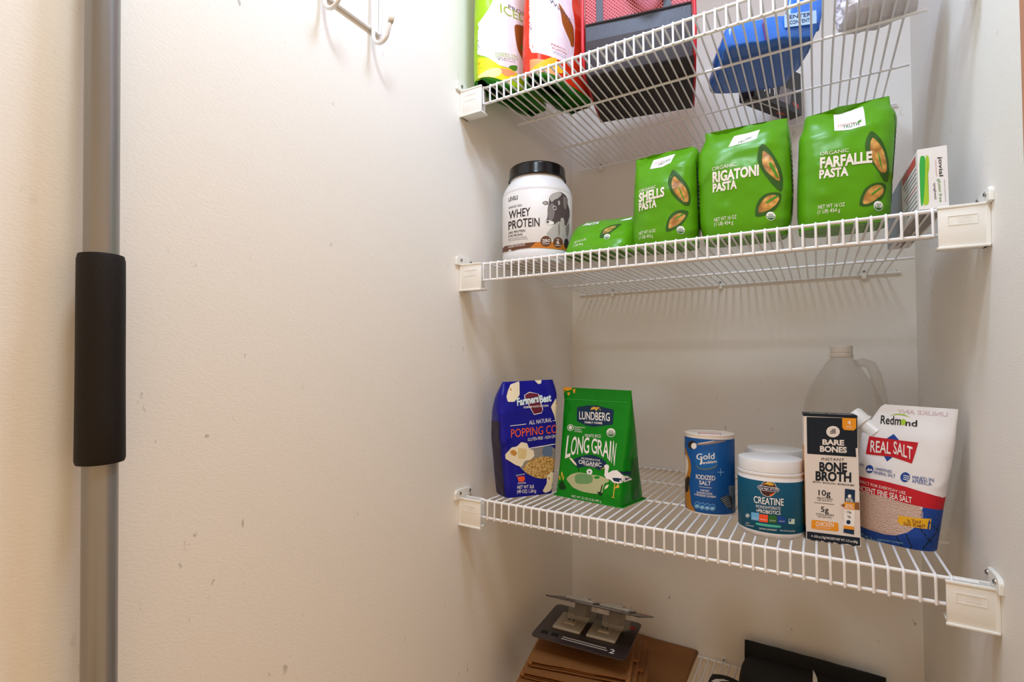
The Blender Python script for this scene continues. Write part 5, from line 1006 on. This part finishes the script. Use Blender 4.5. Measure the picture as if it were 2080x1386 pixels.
# ------------------------------------------------------------------ cooler bag
def cooler():
    ex, ey = shelf_axes(0, 12); c = (16, 12.6)
    t = thing('cooler_bag', 'red and grey insulated lunch bag with mesh pocket', 'cooler bag', (c[0], c[1], deck_z(0, *c)), None, ex, ey)
    w, d, H = 6.3, 6.5, 14
    dark = mat('nylon_black', '352C2D', .7, bump=.3, bscale=500); grey = mat('nylon_grey', '4A4C55', .5, bump=.5, bscale=600)
    red = mat('nylon_red', 'D3242E', .5, bump=.2, bscale=400)
    mesh('body', *box(-w*.985, w*.985, -d*.985, d*.985, .5, H, .5, 4), red, t, True, 50)
    mesh('base', *box(-w, w, -d, d, .06, 2.2, .35, 3), dark, t, True, 50)
    mesh('front_panel', *box(-w*.97, w*.97, -d-.22, -d+.3, .15, 6.3, .15, 2), grey, t, True, 50)
    mesh('lower_panel', *box(-w*.975, w*.975, -d-.25, -d+.3, .1, 4.4, .15, 2), dark, t, True, 50)
    mesh('pocket_hem', *tube([(-w*.96, -d-.24, 6.3), (0, -d-.34, 6.25), (w*.96, -d-.24, 6.3)], .13, 8), dark, t, True)
    for s in (-1, 1):
        mesh('piping', *tube([(s*w*1.0, -d*1.02, .25), (s*w*1.02, -d*1.03, 4), (s*w*1.01, -d*1.03, 9), (s*w, -d*1.0, H-.3)], .2, 8), mat('piping_red', 'D81F2C', .4), t, True)
        mesh('piping', *tube([(s*w*1.0, -d*1.02, .35), (s*w*1.01, 0, .3), (s*w*1.0, d, .35)], .17, 8), mat('piping_red', 'D81F2C', .4), t, True)
        mesh('side_panel', *box(min(s*w, s*(w+.12)), max(s*w, s*(w+.12)), -d*.55, d*.9, .3, 7, .05), dark, t)
    # net pocket: real strands crossing diagonally
    V, F = [], []; pk = (-w*.95, w*.95, 6.3, 13.2); st = .42; x = pk[0]-(pk[3]-pk[2])
    def strand(a, b):
        k = len(V); dx, dz = b[0]-a[0], b[1]-a[1]; l = math.hypot(dx, dz); nx, nz = -dz/l*.055, dx/l*.055; y = -d-.16
        V.extend([(a[0]-nx, y, a[1]-nz), (b[0]-nx, y, b[1]-nz), (b[0]+nx, y, b[1]+nz), (a[0]+nx, y, a[1]+nz), (a[0], y-.06, a[1]), (b[0], y-.06, b[1])])
        F.extend([(k, k+1, k+5, k+4), (k+4, k+5, k+2, k+3)])
    while x < pk[1]:
        for sg in (1, -1):
            a = [x, pk[2]]; b = [x+(pk[3]-pk[2]), pk[3]]
            if a[0] < pk[0]: a = [pk[0], pk[2]+pk[0]-x]
            if b[0] > pk[1]: b = [pk[1], pk[2]+pk[1]-x]
            if sg < 0: a[0], b[0] = -a[0], -b[0]
            if abs(a[0]-b[0]) > .1: strand(a, b)
        x += st
    o = mesh('mesh_pocket', V, F, mat('net_pink', 'E79AA4', .6), t); o['kind'] = 'stuff'
    mesh('webbing', *box(-4.7, -3.9, -d-.3, -d-.18, 6.3, 13.2, .04), grey, t); mesh('webbing', *box(3.0, 3.9, -d-.3, -d-.18, 6.3, 13.2, .04), grey, t)
    hp = [(-.9+4.8*k/12, -d-.5-.9*math.sin(math.pi*k/12), 9.4-2.0*math.sin(math.pi*k/12)) for k in range(13)]
    mesh('handle', *tube(hp, .42, 10), dark, t, True)
    mesh('lid_flap', *box(-w, w, -d-.3, d, H-.6, H+.2, .25, 3), red, t, True, 50)
cooler()

# ------------------------------------------------------------------ other things on the top shelf
def crumple(v, amp, fr, seed):
    return [tuple(Vector(a)+Vector((noise.noise(Vector(a)*fr+Vector((seed, 0, 0))), noise.noise(Vector(a)*fr+Vector((0, seed, 9))), .4*noise.noise(Vector(a)*fr+Vector((5, 0, seed)))))*amp) for a in v]
def grid_box(w, d, h, n=10, taper=.85, round_=.6):
    bm = bmesh.new(); bmesh.ops.create_cube(bm, size=1); bmesh.ops.subdivide_edges(bm, edges=bm.edges[:], cuts=n, use_grid_fill=True)
    for v in bm.verts:
        x, y, z = v.co*2; r = 1-.16*round_*((x*x*y*y)+(y*y*z*z)+(z*z*x*x))/1.5
        k = 1-(1-taper)*(z+1)/2; v.co = Vector((x*w*k*r, y*d*k*r, (z*r+1)*h/2))
    return dump(bm)
def blue_pack():
    ex, ey = shelf_axes(0, 19); c = (29.4, 14.0)
    t = thing('blue_package', 'translucent blue plastic package folded on the top shelf', 'package', (c[0], c[1], deck_z(0, *c)), None, ex, ey)
    M = mat('blue_plastic', '3773CC', .25, bump=.25, bscale=25)
    v, f = grid_box(4.9, 5.8, 2.7, 12, .97, .35); v = crumple(v, .3, .5, 3); v = [(x, y, max(z, .02)) for x, y, z in v]
    mesh('pouch', v, f, M, t, True)
    lv, lf = bag([(1.6, 2.6), (1.9, 4), (2.2, 5.6)], [(5.0, 1.0), (5.6, 4), (6.0, 6.6)], [(0, .6), (.5, .3), (1, .06)], p=4, amp=.2, seed=4, rows=12, cols=12)
    mesh('corner_flap', [(x, y-4.6, z) for x, y, z in lv], lf, M, t, True)
    mesh('seam', *tube([(-.6, -5.7, .05), (-.9, -5.85, 1.8), (-.7, -5.75, 2.6)], .09, 6), mat('seam_purple', '6A2A6E', .4), t)
    pale = mat('label_pale_blue', 'A9C6DE', .4)
    mesh('label', *box(1.2, 4.3, -6.0, -5.92, 1.0, 2.4), pale, t)
    for s, z in (('ENTER', 1.85), ('CONTENTS', 1.25)):
        V, F = text_flat(s, 1, (1.7, z), (2.1, 0), (0, .38)); mesh('lettering', [(x, -6.03, q) for x, q in V], F, mat('ink_navy', '1F2F66', .5), t)
blue_pack()
def black_carton():
    ex, ey = shelf_axes(0, 62); c = (30.0, 26.4)
    t = thing('black_carton', 'black carton with white lettering behind the blue package', 'carton', (c[0], c[1], deck_z(0, *c)+.06), None, ex, ey)
    mesh('carton', *box(-5.6, 5.6, -1.1, 1.1, 0, 6, .06), mat('carton_black', '1C1B1D', .4), t)
    V, F = text_flat('ITTY', 1, (-4.2, 1.2), (3.8, 0), (0, 1.3)); mesh('lettering', [(x, -1.13, z) for x, z in V], F, ink('white'), t)
    mesh('print', [(-.2, -1.12, .8), (2.6, -1.12, .8), (3.2, -1.12, 3.0), (.4, -1.12, 3.0)], [(0, 1, 2, 3)], ink('spoon_grey'), t)
    mesh('print', [(3.4, -1.12, .9), (4.8, -1.12, .7), (4.8, -1.12, 1.3), (3.4, -1.12, 1.5)], [(0, 1, 2, 3)], ink('brick'), t)
    mesh('under_print', *box(-5, 1, -.5, -.3, -.02, 0.01), ink('white'), t); mesh('under_print', *box(1.5, 3, -.2, .3, -.02, 0.01), ink('brick'), t)
black_carton()
def white_bag():
    ex, ey = shelf_axes(0, 6); c = (40.6, 10.2)
    t = thing('crumpled_bag', 'crumpled white plastic bag with black script on top shelf', 'plastic bag', (c[0], c[1], deck_z(0, *c)), None, ex, ey)
    v, f = grid_box(3.5, 3.4, 6, 22, .8, .9); v = crumple(v, .55, .55, 11); v = crumple(v, .3, 1.5, 4); v = [(x, y, max(z, .02)) for x, y, z in v]
    mesh('bag_film', v, f, mat('bag_white', 'E6DFE0', .4), t, False)
    bv = BVHTree.FromPolygons([Vector(a) for a in v], f); V, F = [], []
    for s, x, z, w, h in (('Gluten', -2.0, 3.4, 1.8, .7), ('Co.', .3, 3.2, 1.3, .7)):
        p, q = text_flat(s, 1, (x, z), (w, .2), (.1, h)); k = len(V)
        for a, b in p:
            hh = bv.ray_cast(Vector((a, -20, b)), Vector((0, 1, 0)))[0] or Vector((a, -3, b)); V.append((a, hh.y-.06, b))
        F += [tuple(i+k for i in r) for r in q]
    mesh('lettering', V, F, ink('black'), t)
white_bag()

# ------------------------------------------------------------------ clear jug
def jug():
    c = (37.7, 23.5); t = thing('water_jug', 'empty translucent white gallon jug by the back wall', 'jug', (c[0], c[1], deck_z(2, *c)+.05), None, *shelf_axes(2))
    M = bpy.data.materials.new('milky_plastic'); M.use_nodes = True; nt = M.node_tree; b = nt.nodes['Principled BSDF']
    b.inputs['Base Color'].default_value = srgb('D9D2C6'); b.inputs['Roughness'].default_value = .35
    tr = nt.nodes.new('ShaderNodeBsdfTransparent'); ms = nt.nodes.new('ShaderNodeMixShader'); ms.inputs[0].default_value = .34
    tl = nt.nodes.new('ShaderNodeBsdfTranslucent'); tl.inputs[0].default_value = srgb('E6E0D6'); m2 = nt.nodes.new('ShaderNodeMixShader'); m2.inputs[0].default_value = .45
    nt.links.new(b.outputs[0], m2.inputs[1]); nt.links.new(tl.outputs[0], m2.inputs[2]); nt.links.new(tr.outputs[0], ms.inputs[1]); nt.links.new(m2.outputs[0], ms.inputs[2]); nt.links.new(ms.outputs[0], nt.nodes['Material Output'].inputs[0])
    prof = [(3.9, 0), (4.3, .3), (4.45, 1), (4.45, 9.2), (4.35, 10.6), (4.05, 12.2), (3.4, 13.9), (2.6, 15.4), (1.7, 16.9), (1.2, 17.5), (1.12, 17.9)]
    mesh('jug_body', *lathe(prof, 40, .06, capt=False), M, t, True)
    hp = [(1.3, 0, 16.8), (2.2, 0, 17.0), (3.0, 0, 16.7), (3.45, 0, 15.4), (3.85, 0, 13.4), (4.15, 0, 11.4), (4.2, 0, 10.4)]
    mesh('handle', *tube(hp, [.5, .55, .6, .6, .6, .6, .5], 12), M, t, True)
    w = mat('cap_white', 'E4DED4', .4)
    mesh('cap', *lathe([(1.22, 17.6), (1.25, 17.65), (1.25, 18.05), (1.16, 18.1), (1.16, 18.2), (1.22, 18.25), (1.22, 19.0), (1.1, 19.1), (.02, 19.12)], 32), w, t, True, 40)
jug()

# ------------------------------------------------------------------ things on the lowest shelf
kraft = mat('kraft_paper', '8F5C2A', .75, bump=.2, bscale=30, mottle=.25, mscale=20)
def paper_bag(at, w, d, yaw, label, seed, folds=True, th=.55):
    a = math.radians(yaw); t = thing('paper_bag', label, 'paper bag', at, 'folded kraft paper bags', Vector((math.cos(a), math.sin(a), 0)), Vector((-math.sin(a), math.cos(a), 0)))
    def sheet(x0, x1, y0, y1, z, thick, n=14, wav=.08, ph=0):
        V, F = [], []
        for k in (0, 1):
            for j in range(n+1):
                for i in range(n+1):
                    x = x0+(x1-x0)*i/n; y = y0+(y1-y0)*j/n
                    V.append((x, y, z+k*thick+wav*noise.noise(Vector((x*.35+seed+ph, y*.25, 0)))))
        m_ = (n+1)**2
        for j in range(n):
            for i in range(n):
                q = j*(n+1)+i; F += [(q+m_, q+1+m_, q+n+2+m_, q+n+1+m_), (q, q+n+1, q+n+2, q+1)]
        for i in range(n):
            for q, r in ((i, i+1), (n*(n+1)+i+1, n*(n+1)+i), ((i+1)*(n+1), i*(n+1)), (i*(n+1)+n, (i+1)*(n+1)+n)): F.append((q, r, r+m_, q+m_))
        return V, F
    hw = w/2
    mesh('front_sheet', *sheet(-hw, hw, 0, d, th, .07), kraft, t, True, 40)
    mesh('back_sheet', *sheet(-hw, hw, 0, d, 0, .07, ph=3), kraft, t, True, 40)
    if folds:
        mesh('gusset_fold', *sheet(-hw+.4, hw*.35, .15, d, th*.35, .06, wav=.12, ph=5), kraft, t, True, 40)
        mesh('gusset_fold', *sheet(-hw*.3, hw-.3, .2, d, th*.62, .06, wav=.12, ph=9), kraft, t, True, 40)
        mesh('bottom_flap', *sheet(hw*.55, hw+.9, d*.45, d, th*.2, .3, wav=.1, ph=7), kraft, t, True, 40)
    for s in (-1, 1): mesh('side_fold', *tube([(s*hw, 0, th/2), (s*hw, d/2, th/2), (s*hw, d, th/2)], th*.55, 8), kraft, t, True)
zb = SHELF[3][2]+DECK
labs = ['folded kraft paper bag, topmost of its stack under the outlet packs', 'folded kraft paper bag, second from top of its stack', 'folded kraft paper bag, third from top of its stack']
zt = -38.6
paper_bag((9.4, 6.6, zt), 12.0, 10.5, 13, labs[0], 1)
paper_bag((9.6, 5.4, zt-.9), 13.2, 12.5, 12, labs[1], 14)
paper_bag((9.8, 4.6, zt-1.75), 14.0, 13, 12, labs[2], 27)
ORD = ['fourth', 'fifth', 'sixth', 'seventh', 'eighth', 'ninth', 'tenth', 'eleventh', 'twelfth', 'thirteenth']; n = int((zt-1.75-zb)/.75)
for k in range(n): paper_bag((10+.2*(k % 3), 5.2, zb+.75*(n-1-k)+.0), 14.2, 13, 12+(k % 3), 'folded kraft paper bag, '+ORD[k]+' from top of its stack', 40+k, False, .62)
paper_bag((12.6, 19.0, zb), 11.0, 14.2, 0, 'large flat kraft paper bag lying behind the stack', 61, False, .5)
def outlet_pack(at, ex, ey, label):
    t = thing('outlet_pack', label, 'package', at, 'electrical outlet packs', ex, ey)
    w, d = 6.1, 4.7
    bm = bmesh.new(); pts = []
    for cx, cy, a0 in ((w-.7, d-.7, 0), (-w+.7, d-.7, 90), (-w+.7, -d+.7, 180), (w-.7, -d+.7, 270)):
        for k in range(6): a = math.radians(a0+18*k); pts.append((cx+.7*math.cos(a), cy+.7*math.sin(a)))
    fc = bm.faces.new([bm.verts.new((x, y, 0)) for x, y in pts]); ex_ = bmesh.ops.extrude_face_region(bm, geom=[fc])
    bmesh.ops.translate(bm, verts=[e for e in ex_['geom'] if isinstance(e, bmesh.types.BMVert)], vec=(0, 0, .14)); bmesh.ops.recalc_face_normals(bm, faces=bm.faces[:])
    mesh('card', *dump(bm), mat('card_dark', '3A302E', .35), t)
    pl = mat('outlet_ivory', 'B0A79A', .4); dk = mat('slot_dark', '3A3A38', .5)
    for cx in (-2.3, 2.3):
        o = mesh('cover_plate', *box(cx-1.9, cx+1.9, -1.9, 2.4, .14, .5, .14), pl, t, True, 40)
        mesh('receptacle', *box(cx-.75, cx+.75, -.6, 1.1, .45, .68, .08), pl, o, True, 40)
        for sx in (-.3, .3): mesh('slot', *box(cx+sx-.06, cx+sx+.06, 0, .6, .66, .7), dk, o)
        G = MATS.get('clear_plastic')
        if not G:
            G = mat('clear_plastic', 'C9C4BC', .12); nt = G.node_tree; tr = nt.nodes.new('ShaderNodeBsdfTransparent'); ms = nt.nodes.new('ShaderNodeMixShader'); ms.inputs[0].default_value = .16
            nt.links.new(tr.outputs[0], ms.inputs[1]); nt.links.new(nt.nodes['Principled BSDF'].outputs[0], ms.inputs[2]); nt.links.new(ms.outputs[0], nt.nodes['Material Output'].inputs[0])
        mesh('blister', *box(cx-1.5, cx+1.5, -1.5, 1.9, -2.1, -.02, .3, 3), G, t, True, 40)
        mesh('device_body', *box(cx-.8, cx+.8, -1.0, 1.4, -1.6, -.03, .1), mat('device_grey', '3B3632', .4), t)
    V, F = text_flat('2', 1, (4.0, -4.0), (.6, 0), (0, .9)); mesh('lettering', [(x, y, .155) for x, y in V], F, ink('white'), t)
    for y, a, b in ((-3.3, -2.2, 3.3), (-3.75, -2.2, 3.6)):
        V, F = [], []; x = a
        while x < b: v, f = box(x, x+.18, y, y+.16, .14, .155); k = len(V); V += v; F += [tuple(i+k for i in q) for q in f]; x += .26
        mesh('fine_print', V, F, ink('cream'), t)
    for x in (-5.2, -3.8): mesh('rating_badge', *box(x, x+1.0, -3.6, -2.8, .14, .155), ink('black'), t)
    mesh('red_mark', *box(w-1.4, w-.5, 2.6, 3.3, .14, .155), ink('banner_red'), t)
a = math.radians(4); outlet_pack((8.6, 11.8, -35.8), Vector((math.cos(a), math.sin(a), 0)), Vector((-math.sin(a), math.cos(a), 0)), 'dark outlet pack lying face up on the kraft bags')
def upper_pack():
    A = Vector((2.9, 7.35, -30.6)); B = Vector((18.1, 8.3, -30.6)); ex = (B-A).normalized(); mid = (A+B)/2
    ey = Vector((-.055, .91, -.405)); ey = (ey-ex*ey.dot(ex)).normalized()      # front edge raised, back edge low
    outlet_pack(tuple(mid+ey*4.7), ex, ey, 'dark outlet pack tilted away above the other pack')
upper_pack()
def black_bag():
    t = thing('black_bag', 'black fabric bag with white print on the lowest shelf', 'bag', (33.5, 27.4, zb))
    M = mat('fabric_black', '0C0B0C', .8)
    v, f = grid_box(8.6, 4.4, 3.6, 10, .98, .5); mesh('body', crumple(v, .12, .4, 2), f, M, t, True)
    V, F = bag([(-8.2, 0), (-8.25, 3), (-8.2, 5.2)], [(8.6, 0), (8.6, 3), (8.6, 5.0)], [(0, .8), (.6, .5), (1, .12)], p=6, amp=.1, seed=5, rows=14)
    mesh('back_panel', [(x, y+3.7, z) for x, y, z in V], F, M, t, True)
    bv = BVHTree.FromPolygons([Vector(a) for a in v], f)
    v2, f2 = grid_box(2.3, 2.7, 1.2, 8, .9, .8); mesh('strap_end', [(x-10.2, y-2.0, z) for x, y, z in v2], f2, M, t, True)
    mesh('white_print', [(-11.9, -2.3, 1.24), (-11.4, -1.5, 1.25), (-10.5, -1.0, 1.25), (-9.6, -1.0, 1.25), (-10.6, -1.6, 1.25), (-11.3, -2.4, 1.25)], [(5, 4, 3, 2, 1, 0)], ink('white'), t)
    for q in [[(33.9, 30.6), (34.15, 29.8), (34.4, 28.6), (34.5, 26.5), (33.9, 26.3)][::-1]]:
        P_ = []
        for x, y in q:
            x -= 33.5; y -= 27.4; h = bv.ray_cast(Vector((x, y, 20)), Vector((0, 0, -1)))[0]; P_.append((x, y, (h.z if h else 3.6)+.22))
        mesh('white_print', P_, [tuple(range(len(P_)))], ink('white'), t)
black_bag()
